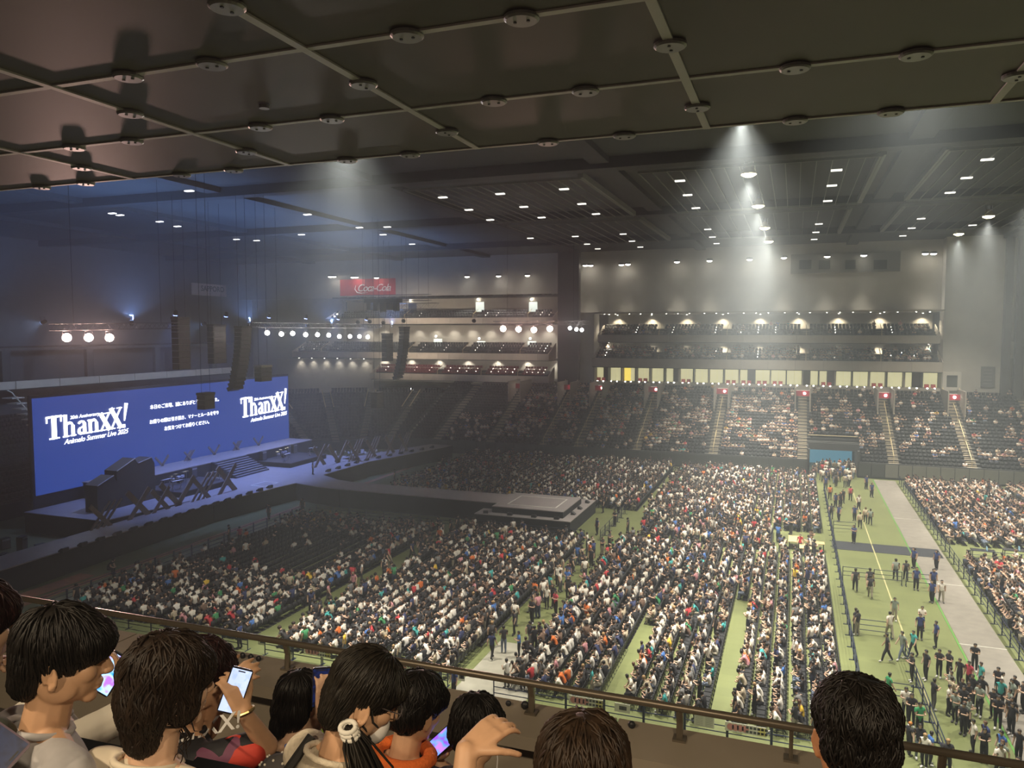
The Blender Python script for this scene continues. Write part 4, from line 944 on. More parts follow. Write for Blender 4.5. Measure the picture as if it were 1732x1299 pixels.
for (x0, x1, y0, y1, zn) in BLOCKS:
    x = x0 + .4
    while x < x1:
        lane = any(abs(x - l) < .5 for l in LANES.get(zn, ()))
        xr = x; x = xr + rng.uniform(-.06, .06)
        y = y0 + .25 + rng.uniform(0, .3) + (0 if zn != 'A' else max(0, (x + 47) * -.0))
        if lane and zn == 'C': y = (56 if x > -5 else 47) + rng.uniform(0, 3)
        while y < y1 and not (lane and zn != 'C'):
            pr = proj((x, y, .8))
            if -25 < pr[0] < 1760 and pr[1] < 1330:
                CHAIRS.append((x, y, zn))
                occ = {'A': .70, 'B': .92, 'C': .88, 'D': .86, 'E': .92, 'F': .86, 'G': .88, 'R': .90, 'S': .90}[zn]
                if zn == 'A' and x < -35 and 49 < y < 63: occ = .07 if y < 60 else .3
                if zn == 'A' and y > 62: occ = .75
                if zn == 'B' and 50 < y < 58 and x < -25: occ = .35
                if zn == 'C' and y < 50 and x > -6: occ = .78
                if rng.random() < occ:
                    st_ = rng.random() < {'A': .08, 'B': .15, 'C': .15, 'D': .35, 'E': .22, 'F': .25, 'G': .22, 'R': .05, 'S': .08}[zn]
                    if st_: person(x - .33, y, 0, math.pi + rng.uniform(-.9, .9), rng.choice(['stand', 'stand_phone']), zn)
                    else: person(x + .06, y + rng.uniform(-.05, .05), 0, math.pi + rng.gauss(0, .28), rng.choices(['sit_phone', 'sit_up', 'sit_lean'], (6, 3, 3))[0], zn)
            y += .53
        x = xr + .92
NAVY = ((.03, .05, .17), 'navy', 1); BLK = ((.02, .02, .024), 'black', 1); WHT = ((.74, .70, .62), 'white', 1); GRN = ((.04, .30, .12), 'green', 1); TEAL = ((.05, .36, .34), 'teal', 1); GRY = ((.22, .26, .22), 'grey-green', 1); BEI = ((.5, .43, .3), 'beige', 1); BLU = ((.05, .14, .42), 'blue', 1); RED = ((.45, .05, .08), 'red', 1); ORG = ((.6, .16, .04), 'orange', 1)
BPT = PANTS[0]; KHK = PANTS[2]
ORH = ((.55, .2, .04), 'orange', 1)
W6 = [(890, 195, GRY, KHK, 'stand', 4.7), (1068, 255, WHT, BPT, 'stand_phone', 4.7), (1055, 315, NAVY, BPT, 'stand', 4.7), (1160, 372, NAVY, BPT, 'stand', 3.4), (860, 310, WHT, KHK, 'walk', 2), (842, 462, BLK, BPT, 'walk', 3.1), (940, 447, GRY, PANTS[3], 'walk', 3.6), (1012, 427, TEAL, BPT, 'walkb', 3.9), (1005, 592, BLK, BPT, 'stand_phone', 3.4), (1095, 580, BLK, BPT, 'stand', 3.6), (1180, 562, BLK, BPT, 'stand_phone', 4.2), (1245, 578, BLK, BPT, 'stand_phone', 3.7), (1410, 522, BLK, BPT, 'stand_phone', 4.4), (852, 737, GRN, BPT, 'walk', .3), (962, 832, WHT, BPT, 'stand_phone', 4.6), (1142, 772, BLK, PANTS[4], 'stand_phone', .4), (1255, 772, BEI, BPT, 'stand_phone', .4), (1335, 832, BLK, BPT, 'stand_phone', 4.4), (1312, 620, BLK, BPT, 'stand', 4), (1372, 640, RED, BPT, 'stand', 3.8), (1450, 655, TEAL, BPT, 'stand', 3.4), (1560, 690, BLK, BPT, 'stand_phone', 4), (1577, 770, TEAL, BPT, 'stand', 4.4), (1440, 815, GRY, BPT, 'stand_phone', 4), (1000, 880, BLK, BPT, 'stand_phone', 4.5), (985, 1065, BLK, BPT, 'stand', .5), (1050, 950, GRN, BPT, 'stand_phone', 5.2), (1050, 1092, BLK, PANTS[3], 'stand', 4.8), (1122, 1130, BLU, BPT, 'stand', .2), (1400, 1052, WHT, BPT, 'stand', 3.4), (1476, 1068, NAVY, BPT, 'stand', 3.5), (1580, 1132, BLU, BPT, 'stand', 3.7), (1650, 935, BLK, BPT, 'stand', 4.0), (1695, 1120, BLK, BPT, 'stand', 4.0), (1530, 830, BLK, BPT, 'stand_phone', 4), (1645, 905, BLK, BPT, 'stand', 4.2), (1560, 900, BLK, BPT, 'stand_phone', 4.4), (1330, 760, BLK, BPT, 'stand', 4.1), (1395, 740, BLK, BPT, 'stand', 3.9), (1085, 1150, WHT, BPT, 'stand', 4.2), (1230, 1200, BLK, BPT, 'stand_phone', 4.9), (650, 290, BLK, KHK, 'stand', 2.4), (640, 275, BLK, BPT, 'stand', 2.4), (735, 45, BLK, KHK, 'walk', 1.5), (1135, 75, NAVY, BPT, 'stand', 4), (1195, 70, WHT, KHK, 'walk', 4.7)]
W8 = [(280, 560, NAVY, 'stand'), (310, 630, ORG, 'walk'), (350, 685, NAVY, 'stand'), (405, 655, BLK, 'stand'), (460, 638, RED, 'walk'), (385, 685, BLK, 'stand'), (320, 770, BLK, 'walk'), (375, 790, NAVY, 'stand'), (520, 700, WHT, 'stand'), (490, 785, NAVY, 'stand'), (570, 800, BEI, 'walk'), (605, 815, GRY, 'walk'), (530, 838, BEI, 'walk'), (485, 948, NAVY, 'stand_phone'), (575, 552, NAVY, 'stand'), (615, 612, NAVY, 'stand'), (790, 1222, GRY, 'walk'), (865, 1222, BLK, 'walk'), (925, 1132, NAVY, 'stand'), (940, 1292, NAVY, 'stand'), (495, 1300, BLK, 'walk'), (600, 1300, BLK, 'walk'), (1090, 1142, NAVY, 'stand'), (1065, 1300, NAVY, 'stand'), (900, 460, NAVY, 'stand')]
for (zx, zy, sh, pa, ps, an) in W6: p = onz(1280 + zx / 3.832, 1000 + zy / 3.832); person(p.x, p.y, 0, an, ps, 'W', sh, pa, ORH if (zx, zy) == (985, 1065) else None)
for (zx, zy, sh, ps) in W8: p = onz(1332 + zx / 4.33, 700 + zy / 4.33); person(p.x, p.y, 0, R(90) if ps == 'walk' else rng.uniform(3.5, 5.5), ps, 'W', sh, BPT)
for k in range(34): person(rng.uniform(-17.2, -14.9), rng.uniform(41, 69), 0, rng.uniform(0, 6.2), rng.choice(['stand', 'stand', 'stand_phone', 'walk']), 'N')
for k in range(22): person(rng.uniform(-31.3, -29.6), rng.uniform(42, 67), 0, rng.uniform(0, 6.2), rng.choice(['stand', 'stand_phone', 'walk']), 'N')
for k in range(26): person(rng.uniform(-13, 2.5), rng.uniform(69.2, 78.2), 0, rng.uniform(0, 6.2), rng.choice(['stand', 'stand_phone']), 'D')
for k in range(24): person(rng.uniform(7.6, 12.3), rng.uniform(36.5, 46), 0, rng.uniform(3, 6), rng.choice(['stand', 'stand_phone', 'stand_phone', 'walk']), 'W', rng.choice([BLK, BLK, BLK, WHT, NAVY, GRY]), BPT)
for k in range(52): person(rng.uniform(2.8, 7.8), rng.uniform(103, 117), 0, R(90) + rng.uniform(-.3, .3), rng.choice(['walk', 'walkb', 'stand']), 'T')
for (px, py, sh) in ((236, 985, BLK), (256, 985, BLK), (388, 918, BLK), (406, 920, RED), (406, 1098, NAVY), (878, 1112, BLU), (768, 1182, NAVY), (985, 1262, NAVY), (455, 880, BLK), (512, 870, BLK), (600, 850, BLK), (742, 905, BLK), (763, 906, BLK), (775, 900, BLK), (885, 912, NAVY), (945, 925, BLK), (1040, 890, BLK), (1046, 870, WHT), (1062, 905, BLK), (1010, 905, NAVY), (1028, 850, BLK), (1020, 868, BLK), (668, 815, BLK), (680, 820, BLK), (870, 1075, BLK), (900, 1055, BLK), (925, 1030, WHT), (960, 1000, BLU), (940, 1040, RED), (955, 1060, BLU), (1000, 960, BLK), (1004, 945, NAVY), (750, 790, BLK), (760, 795, NAVY)):
    p = onz(px, py); person(p.x, p.y, 0, rng.uniform(2.5, 5), rng.choice(['stand', 'stand', 'stand_phone']), 'U', sh, BPT)
p = onz(529, 803, SZ); person(p.x, p.y, SZ, .6, 'stand', 'stage', BLK, BPT)
p = onz(568, 782, SZ); person(p.x, p.y, SZ, .3, 'stand', 'stage', WHT, BPT)
p = onz(183, 972, 0); person(p.x, p.y, 0, .3, 'sit_lean', 'crew', BLK, BPT)
# spectators in the stands
from mathutils import noise as mnoise
def dens(x, y): return min(1, max(0, .5 + 1.5 * mnoise.noise(Vector((x * .33, y * .45, 3.1))) + .5 * mnoise.noise(Vector((x * .9, y * 1.1, 7)))))
for (x, y, z, k) in STAND_SPOTS:
    if x < -53 or (x < -46 and k > 9): continue
    base = .30 if x > 2 else (.52 if x > -44 else .38)
    if x > 13 and k > 4: base = .22
    if k < 2: base *= .3
    if k > 17: base *= .55
    if -44 < x < -36 and k > 16: base = .05
    if rng.random() < base * 2.1 * dens(x, y) and -20 < proj((x, y, z))[0] < 1750: person(x, y, z - .06, -math.pi / 2 + rng.uniform(-.3, .3), rng.choice(['sit_up', 'sit_phone']), 'stand')
for (x, y, z, lab) in TIER_SPOTS:
    d = .58 if lab.startswith('middle') else (.10 if lab.startswith('upper') else (.07 if x > -52 else 0))
    if rng.random() < d * (.3 + 1.3 * dens(x * 1.2, y)): person(x, y, z - .06, -math.pi / 2 + rng.uniform(-.3, .3), rng.choice(['sit_up', 'sit_phone']), 'tier')

# ------------------------------------------------------------------ choose the 290 that show largest, build those one by one
def visible(d):
    q = proj((d['x'], d['y'], d['z'] + .6))
    if not (5 < q[0] < 1727 and 0 < q[1] < 1299): return False
    lim = 1035 + .192 * q[0] if q[0] < 900 else 1190 + .178 * (q[0] - 900)
    return q[1] < lim + 25
PEOPLE.sort(key=lambda d: (d['zone'] in ('stand', 'tier'), Vector((d['x'], d['y'], d['z'] - H)).length - (14 if d['zone'] in 'WU' or d['zone'] == 'stage' else 0)))
SOLO = []; REST = []
for d in PEOPLE: (SOLO if len(SOLO) < 284 and visible(d) else REST).append(d)
PART = {}
def part_meshes(ps):
    if ps in PART: return PART[ps]
    me, V, z = HIGH[ps]
    N = np.array([v.normal[:] for v in me.vertices]); polys = [tuple(p.vertices) for p in me.polygons]
    out = {}
    bm_ = bpy.data.meshes.new('person_body'); bm_.from_pydata(V.tolist(), [], polys); bm_.polygons.foreach_set('use_smooth', [True] * len(polys))
    out['person'] = bm_
    for nm, zi, off in (('hair', 1, .018), ('shirt', 2, .014), ('trousers', 3, .010), ('shoes', 4, .008)):
        fs = [f for f, zz in zip(polys, z) if zz == zi]; use = sorted({i for f in fs for i in f}); mp = {v: i for i, v in enumerate(use)}
        m = bpy.data.meshes.new(nm); m.from_pydata((V[use] + N[use] * off).tolist(), [], [tuple(mp[i] for i in f) for f in fs]); m.polygons.foreach_set('use_smooth', [True] * len(fs)); out[nm] = m
    for m in out.values(): m.materials.append(None)
    PART[ps] = out; return out
def cmat(kind, c): return mat('%s_%d_%d_%d' % (kind, c[0] * 255, c[1] * 255, c[2] * 255), c, .8 if kind != 'hair' else .45)
ZW = {'W': 'in the green aisle', 'T': 'at the tunnel mouth', 'N': 'in an aisle between near blocks', 'U': 'by the barriers', 'stage': 'on the stage deck', 'crew': 'beside the stage skirt'}
for d in SOLO:
    ms = part_meshes(d['pose']); M = Matrix.Rotation(d['ang'], 4, 'Z')
    act = {'sit_phone': 'seated with head bowed', 'sit_up': 'sitting upright', 'sit_lean': 'seated bent forward', 'stand': 'standing', 'stand_phone': 'standing with raised hands', 'walk': 'walking', 'walkb': 'walking'}[d['pose']]
    where = ZW.get(d['zone']) or 'in ' + ZN[d['zone']]
    lab = '%s-haired person in %s, %s %s' % (d['hair'][1].replace(' ', '-'), d['shirt'][1], act, where)
    root = None
    for nm, col_, kd in (('person', d['skin'], 'skin'), ('hair', d['hair'][0], 'hair'), ('shirt', d['shirt'][0], 'cloth'), ('trousers', d['pants'][0], 'cloth'), ('shoes', (.05, .05, .05) if rng.random() < .6 else (.6, .6, .6), 'cloth')):
        o = bpy.data.objects.new(nm, ms[nm]); COL.objects.link(o)
        o.material_slots[0].link = 'OBJECT'; o.material_slots[0].material = cmat(kd, col_)
        if root is None: root = o; o.location = (d['x'], d['y'], d['z']); o.rotation_euler.z = d['ang']; o.scale = (d['s'],) * 3
        else: o.parent = root
    tag(root, lab, 'person', lab)
# the remaining thousands as one crowd
Vs, Fs, Cs = [], [], []; base = 0
for d in REST:
    V, T, tz = LOW[d['pose']]; c, s = math.cos(d['ang']), math.sin(d['ang'])
    W_ = V * d['s']; Vs.append(np.stack([W_[:, 0] * c - W_[:, 1] * s + d['x'], W_[:, 0] * s + W_[:, 1] * c + d['y'], W_[:, 2] + d['z']], 1))
    Fs.append(T + base); base += len(V)
    pal = np.array([d['skin'], d['hair'][0], d['shirt'][0], d['pants'][0], (.1, .1, .1)]); Cs.append(pal[tz])
V = np.concatenate(Vs); Fc = np.concatenate(Fs); colr = np.concatenate(Cs)
me = np_mesh('crowd', V, Fc, colr, 3); me.polygons.foreach_set('use_smooth', [True] * len(me.polygons))
o = link('crowd', me, M_TINT); stuff(o); tag(o, 'thousands of seated concert goers further back on the floor and stands', 'crowd')
print('PEOPLE', len(PEOPLE), 'tris', len(Fc))
# floor chairs
CHAIRS.sort(key=lambda c: Vector((c[0], c[1], -H)).length)
M_CH = mat('black_chair_plastic', (.016, .018, .022), .45); M_CF = mat('dark_chair_tube', (.05, .055, .065), .3, metal=.6)
c_seat = MB().bx(-.2, .22, -.22, .22, .42, .46).mesh('seat'); c_back = MB().box((.24, 0, .67), (.03, .43, .28), 0, 0, R(10)).mesh('backrest')
c_fr = MB()
for s in (-.21, .21): c_fr.tube([(-.17, s, 0), (-.12, s, .42), (.22, s, .44), (.28, s, .8)], .012, 4).tube([(.27, s, 0), (.1, s, .42)], .012, 4)
c_fr.tube([(-.17, -.21, .02), (-.17, .21, .02)], .012, 4).tube([(.27, -.21, .02), (.27, .21, .02)], .012, 4)
c_fr = c_fr.mesh('frame')
for m_, k_ in ((c_seat, M_CH), (c_back, M_CH), (c_fr, M_CF)): m_.materials.append(k_)
n = 0; A = []
for (x, y, zn) in CHAIRS:
    if n < 290 and visible(dict(x=x, y=y, z=0)):
        n += 1; e = empty('folding_chair', (x, y, 0)); lab = 'black folding chair in ' + ZN[zn] + ', near rows'; tag(e, lab, 'chair', lab)
        link('seat', c_seat, None, e); link('backrest', c_back, None, e); link('frame', c_fr, None, e)
    else:
        A.append((x, y, 0, 0, .40, .44, .05, .016, .018, .022, .0, .44)); A.append((x, y, 0, 0, .04, .43, .40, .016, .018, .022, .24, .64)); A.append((x, y, 0, 0, .34, .40, .03, .03, .03, .035, .04, .03))
V, Fc, colr = boxes_np(A); o = link('floor_chairs', np_mesh('floor_chairs', V, Fc, colr), M_TINT); stuff(o); tag(o, 'rows of black folding chairs further back on the floor', 'chairs')

# ------------------------------------------------------------------ crowd barriers, boards, tables
M_NB = mat('navy_barrier_steel', (.02, .03, .075), .4, metal=.2)
b_fr = MB().tube([(-1, 0, 0), (1, 0, 0)], .026, 5).mesh('rail'); b_pt = MB().tube([(0, 0, 0), (0, 0, 1.05)], .034, 5).bx(-.03, .03, -.25, .25, 0, .03).mesh('post'); b_fr.materials.append(M_NB); b_pt.materials.append(M_NB)
def fence(a, b, lab):
    a = Vector(a); b = Vector(b); L = (b - a).length; n = max(1, round(L / 2)); rz = math.atan2(b.y - a.y, b.x - a.x)
    for k in range(n):
        c = a + (b - a) * ((k + .5) / n)
        if not -60 < proj((c.x, c.y, .5))[0] < 1790: continue
        e = empty('crowd_barrier', (c.x, c.y, 0), rz); tag(e, lab, 'barrier', lab); [link('rail', b_fr, None, e, (0, 0, z)) for z in (.35, .68, 1.02)]; [link('post', b_pt, None, e, (s, 0, 0)) for s in (-.97, .97)]
fence((-48.3, 37.6), (-31, 37.4), 'navy crowd barrier along the near edge of the left floor block')
fence((-29.6, 37.2), (-17.4, 37.2), 'navy crowd barrier along the near edge of the middle floor block')
fence((-14.6, 36.8), (3.4, 36.8), 'navy crowd barrier along the near edge of the block beside the aisle')
fence((-48.6, 37.6), (-48.6, 68), 'navy crowd barrier facing the stage skirt')
fence((3.7, 36.8), (3.7, 100), 'navy crowd barrier on the left side of the green aisle')
fence((12.9, 36), (12.9, 108), 'navy crowd barrier on the right side of the grey path')
fence((3.8, 64.6), (10.5, 64.6), 'navy crowd barrier across the green aisle before the cable mat')
fence((3.8, 53), (6.6, 53), 'navy crowd barrier stub by two walkers in the aisle'); fence((6.6, 50), (6.8, 38), 'navy crowd barrier splitting the near green aisle'); fence((3.9, 43.8), (6.6, 43.8), 'navy crowd barrier by the person in green')
fence((-47.5, 68.6), (-31, 68.4), 'navy crowd barrier before the runway'); fence((-31, 68.3), (-18, 68.2), 'navy crowd barrier before the island stage')
fence((-16.6, 69), (-16.6, 80), 'navy crowd barrier right of the island stage'); fence((3.8, 80), (6, 80), 'navy crowd barrier stub behind the cable mat'); fence((14, 73.2), (34, 73.2), 'navy crowd barrier behind the equipment gap on the right')
M_BP = mat('pink_banner_print', (.62, .25, .24), .6); M_BW = mat('white_banner_cloth', (.72, .7, .62), .6); M_BK = mat('black_banner_print', (.06, .06, .06), .6); M_BY = mat('yellow_banner_print', (.7, .62, .2), .6)
def banner(x0, x1, y, lab, long=True):
    e = empty('banner', ((x0 + x1) / 2, y, .75)); tag(e, lab, 'banner'); w = (x1 - x0) / 2
    MB().bx(-w, w, -.012, .012, -.22, .22).build('cloth', M_BW, e)
    if long:
        for k in range(4): MB().lathe((-w + .25 + k * w * .24, -.014, 0), [(.17, 0), (.17, .004)], 12, 'Y').lathe((-w + .25 + k * w * .24, -.016, 0), [(.08, 0), (.08, .003)], 8, 'Y').build('red_character', M_BP, e)
        for k in range(6):
            for r in (-1, 1): MB().bx(w * .02 + k * .17, w * .02 + k * .17 + .13, -.016, -.012, r * .1 - .06, r * .1 + .06).build('black_character', M_BK, e)
        MB().bx(w * .62, w * .98, -.016, -.012, -.18, .18).build('yellow_field', M_BY, e)
    else:
        for k in range(2): MB().bx(-w * .4 + k * w * .45, -w * .4 + k * w * .45 + .2, -.016, -.012, -.1, .1).build('block_letter', M_BK, e)
for (px0, px1, yb, lab, lg) in ((515, 560, 37.1, 'pink and white banner on the barrier of the middle block, left one', True), (660, 708, 37.1, 'pink and white banner on the barrier of the middle block, right one', True), (962, 1020, 36.7, 'pink white and yellow banner on the barrier left of the notice board', True), (1228, 1298, 36.7, 'pink white and yellow banner on the barrier right of the notice board', True), (578, 594, 37.1, 'small white letter board between the two pink banners', False), (438, 450, 37.3, 'small white letter board at the left aisle end', False), (773, 786, 37.1, 'small white letter board beside the blue-shirted steward', False), (1040, 1066, 36.7, 'small white letter board beside the left notice', False)):
    a = ony(px0, 1150, yb); b = ony(px1, 1150, yb); banner(a.x, b.x, yb, lab, lg)
a = ony(1174, 1220, 36.65); b = ony(1208, 1220, 36.65)
e = empty('notice_board', ((a.x + b.x) / 2, 36.65, .95)); tag(e, 'large white notice board with fine print on the near barrier', 'sign'); w = (b.x - a.x) / 2
MB().bx(-w, w, -.015, .015, -.42, .42).build('board', M_BW, e)
for k in range(9):
    for s in (-1, 1): MB().bx(s * w * .5 - w * .38, s * w * .5 + w * .38, -.02, -.015, .3 - k * .08, .315 - k * .08).build('print_line', mat('grey_print', (.3, .3, .28), .6), e)
def table(x, y, lx, ly, lab, z=.75, m=None):
    e = empty('trestle_table', (x, y, 0)); tag(e, lab, 'table')
    MB().bx(-lx / 2, lx / 2, -ly / 2, ly / 2, z - .05, z).build('tabletop', m or mat('blond_plywood', (.62, .48, .25), .5, noise=.1, nscale=4), e)
    for sx in (-1, 1):
        for sy in (-1, 1): MB().bx(sx * (lx / 2 - .08) - .03, sx * (lx / 2 - .08) + .03, sy * (ly / 2 - .08) - .03, sy * (ly / 2 - .08) + .03, 0, z - .05).build('leg', M_CF, e)
for (px, py, lx, ly, lab) in ((1345, 925, 1.2, 2.2, 'blond plywood crate table by the camera platform'), (1362, 938, 1.0, 1.6, 'second plywood crate table behind the green aisle fence'), (1385, 932, .9, .9, 'small plywood box beside the crate tables')):
    p = onz(px, py); table(p.x, p.y, lx, ly, lab)
for k in range(5): table(15.5 + k * 2.6, 74.6 + (k % 2), 1.8, .8, 'dark equipment desk number %s from the grey path in the gap of the right block' % ('one', 'two', 'three', 'four', 'five')[k], .78, M_BLK)
for k in range(4):
    x = 16 + k * 2.6; m = MB().box((0, 0, .16), (.02, .5, .32), 0, 0, 0).build('desk_monitor', mat('pale_blue_monitor', (.3, .5, .6), .4, emit=.5, ecol=(.35, .6, .7)))
    m.location = (x - .2, 74.6 + (k % 2), .78); tag(m, 'pale blue monitor on the equipment desks of the right block', 'monitor', 'monitors on the desks')
# ------------------------------------------------------------------ people in the rows right in front of us
from mathutils.bvhtree import BVHTree
from mathutils import noise as mnoise
def cap(mb, p0, p1, r0, r1=None, n=12):
    r1 = r0 if r1 is None else r1; p0 = Vector(p0); p1 = Vector(p1); d = p1 - p0; L = d.length
    M = d.to_track_quat('Z', 'Y').to_matrix() if L > 1e-6 else Matrix.Identity(3)
    prof = [(r0 * math.cos(R(a)) + 1e-4, r0 * math.sin(R(a))) for a in (-85, -60, -30, 0)] + [(r1 * math.cos(R(a)) + 1e-4, L + r1 * math.sin(R(a))) for a in (0, 30, 60, 85)]
    mb.lathe(p0, prof, n, M=M)
def blob(name, mb, voxel, smooth=6, fac=.5, wrinkle=0, wscale=9.0):
    me = mb.mesh(name + '_src'); ob = bpy.data.objects.new(name + '_src', me)
    md = ob.modifiers.new('r', 'REMESH'); md.mode = 'VOXEL'; md.voxel_size = voxel; md.use_smooth_shade = True
    if smooth: sm = ob.modifiers.new('s', 'SMOOTH'); sm.iterations = smooth; sm.factor = fac
    out = evaluated(ob); bpy.data.meshes.remove(me)
    if wrinkle:
        n_ = len(out.vertices); co = np.empty(n_ * 3, np.float32); nr = np.empty(n_ * 3, np.float32)
        out.vertices.foreach_get('co', co); out.vertices.foreach_get('normal', nr); co = co.reshape(-1, 3); nr = nr.reshape(-1, 3)
        k = np.array([mnoise.noise(Vector((q[0], q[1], q[2] * .6))) + .5 * mnoise.noise(Vector((q[0] * 2.3, q[1] * 2.3, q[2] * 1.2 + 3))) for q in (co * wscale).tolist()], np.float32)
        out.vertices.foreach_set('co', (co + nr * k[:, None] * wrinkle).ravel()); out.update()
    out.polygons.foreach_set('use_smooth', [True] * len(out.polygons))
    return out
def head_prims(mb, M, s=1.0, ear=True):
    M3 = M.to_3x3()
    def E(c, r, rot=None): mb.ell(M @ (Vector(c) * s), tuple(x * s for x in r), 20, 14, M3 @ rot if rot else M3)
    E((-.015, 0, .035), (.095, .075, .088)); E((.03, 0, -.035), (.060, .060, .078)); E((.066, 0, -.096), (.022, .027, .020))
    cap(mb, M @ (Vector((.086, 0, .016)) * s), M @ (Vector((.106, 0, -.024)) * s), .008 * s, .0135 * s)
    E((.098, 0, -.03), (.014, .018, .009)); E((.074, 0, .026), (.018, .052, .012)); E((.084, 0, -.058), (.014, .024, .0075)); E((.083, 0, -.071), (.013, .021, .0075))
    for y in (-1, 1):
        E((.052, .036 * y, -.022), (.032, .026, .03)); E((.0, .052 * y, -.055), (.05, .02, .045))
        if ear:
            rot = Matrix.Rotation(R(-14), 3, 'Y') @ Matrix.Rotation(R(24 * y), 3, 'Z')
            ec = Vector((-.014, .079 * y, -.018))
            E(ec, (.017, .006, .030), rot)
            pts = [M @ ((ec + rot @ Vector((-.002 + .0185 * math.cos(R(a)), .004 * y, .0315 * math.sin(R(a))))) * s) for a in range(-60, 215, 16)]
            for i in range(len(pts) - 1): cap(mb, pts[i], pts[i + 1], .0048 * s, n=8)
            E(ec + Vector((.006, .002 * y, -.03)), (.010, .006, .011))
def hand_prims(mb, W, D, N, curl=.5, spread=.06, thumb=1, s=1.0, thumbcurl=.5):
    D = Vector(D).normalized(); N = Vector(N); N = (N - D * N.dot(D)).normalized(); S = D.cross(N) * thumb
    W = Vector(W)
    for k in (-1.4, -.5, .5, 1.4): cap(mb, W + S * k * .012 * s, W + D * .088 * s + S * k * .0205 * s, .016 * s, .0125 * s, 8)
    for k, L in ((-1.5, .060), (-.5, .074), (.5, .080), (1.5, .070)):
        p = W + D * .088 * s + S * k * .0205 * s; a = curl * .45; d0 = (D + S * k * spread).normalized()
        for seg, (f, r) in enumerate(((.46, .0092), (.31, .0084), (.27, .0076))):
            d = (d0 * math.cos(a) + N * math.sin(a)).normalized(); q = p + d * L * f * s; cap(mb, p, q, r * s, r * .93 * s, 8); p = q; a += curl * .9
    p = W + D * .025 * s + S * .026 * s; a = .15
    for f, r in ((.045, .0125), (.033, .0105), (.026, .0095)):
        d = (D * math.cos(.75) + S * math.sin(.75) * (1 - a * .6) + N * a).normalized(); q = p + d * f * s; cap(mb, p, q, r * s, r * .92 * s, 8); p = q; a += thumbcurl * .5
M_SKIN = {}
def skin_mat(n, c):
    m = mat('skin_' + n, c, .5, noise=.06, nscale=25); b = m.node_tree.nodes['Principled BSDF']
    b.inputs['Subsurface Weight'].default_value = 0.0
    return m
def hair_mat(n, c): return mat('hair_strands_' + n, tuple(v * .6 for v in c), .5, spec=.3, noise=.45, nscale=60, streak=(1, 1, .12))
def strands(mb, shell, roots, step, nseg, r, crown, swirl=.0, wild=.12, down=.75, flick=.0):
    bv = BVHTree.FromPolygons([v.co[:] for v in shell.vertices], [tuple(p.vertices) for p in shell.polygons])
    for (p, n) in roots:
        p = Vector(p); pts = [p]; n = Vector(n); jit = Vector((rng.gauss(0, 1), rng.gauss(0, 1), rng.gauss(0, .5))) * wild
        L = step * rng.uniform(.7, 1.25)
        for k in range(nseg):
            out = (p - crown); g = Vector((0, 0, -1)) * down + out.normalized() * (1 - down) + jit
            g += n.cross(Vector((0, 0, 1))) * swirl
            d = g - n * g.dot(n)
            if d.length < 1e-4: d = Vector((rng.gauss(0, 1), rng.gauss(0, 1), 0))
            d.normalize(); q = p + d * L
            hit = bv.find_nearest(q)
            if hit[0] is None: break
            off = hit[0] + hit[1] * rng.uniform(.0015, .006)
            if (hit[0] - q).length > L * .8: off = q + Vector((0, 0, -L * .3)) + d * flick * L    # past the hem: hang free
            p = off; n = hit[1]; pts.append(p)
        if len(pts) > 2: mb.tube(pts, [r * (1 - .8 * (i / (len(pts) - 1)) ** 1.5) * (.55 if i == 0 else 1) for i in range(len(pts))], 4, cap=False)
def make_hair(M, ells, voxel, col, par, nl=600, step=.018, nseg=7, r=.0034, crownl=(-.04, 0, .12), keep=None, name='hair', wild=.14, down=.72, swirl=0, flick=0, rough=.38, extra=None, bumps=.004):
    mb = MB(); M3 = M.to_3x3()
    for (c, rr) in ells: mb.ell(M @ Vector(c), rr, 22, 16, M3)
    sh = blob(name, mb, voxel, 4, .5, bumps, 28.0)
    Mi = M.inverted()
    cand = [(v.co.copy(), v.normal.copy()) for v in sh.vertices]
    if keep: cand = [(p, n) for p, n in cand if keep(Mi @ p)]
    roots = [rng.choice(cand) for _ in range(nl)]
    out = MB()
    strands(out, sh, roots, step, nseg, r, M @ Vector(crownl), swirl, wild, down, flick)
    if extra: extra(out)
    bm = bmesh.new(); bm.from_mesh(sh); sm = out.mesh(name + '_locks'); bm.from_mesh(sm); me = bpy.data.meshes.new(name); bm.to_mesh(me); bm.free()
    me.polygons.foreach_set('use_smooth', [True] * len(me.polygons))
    bpy.data.meshes.remove(sh); bpy.data.meshes.remove(sm)
    o = link(name, me, col, par); stuff(o); return o
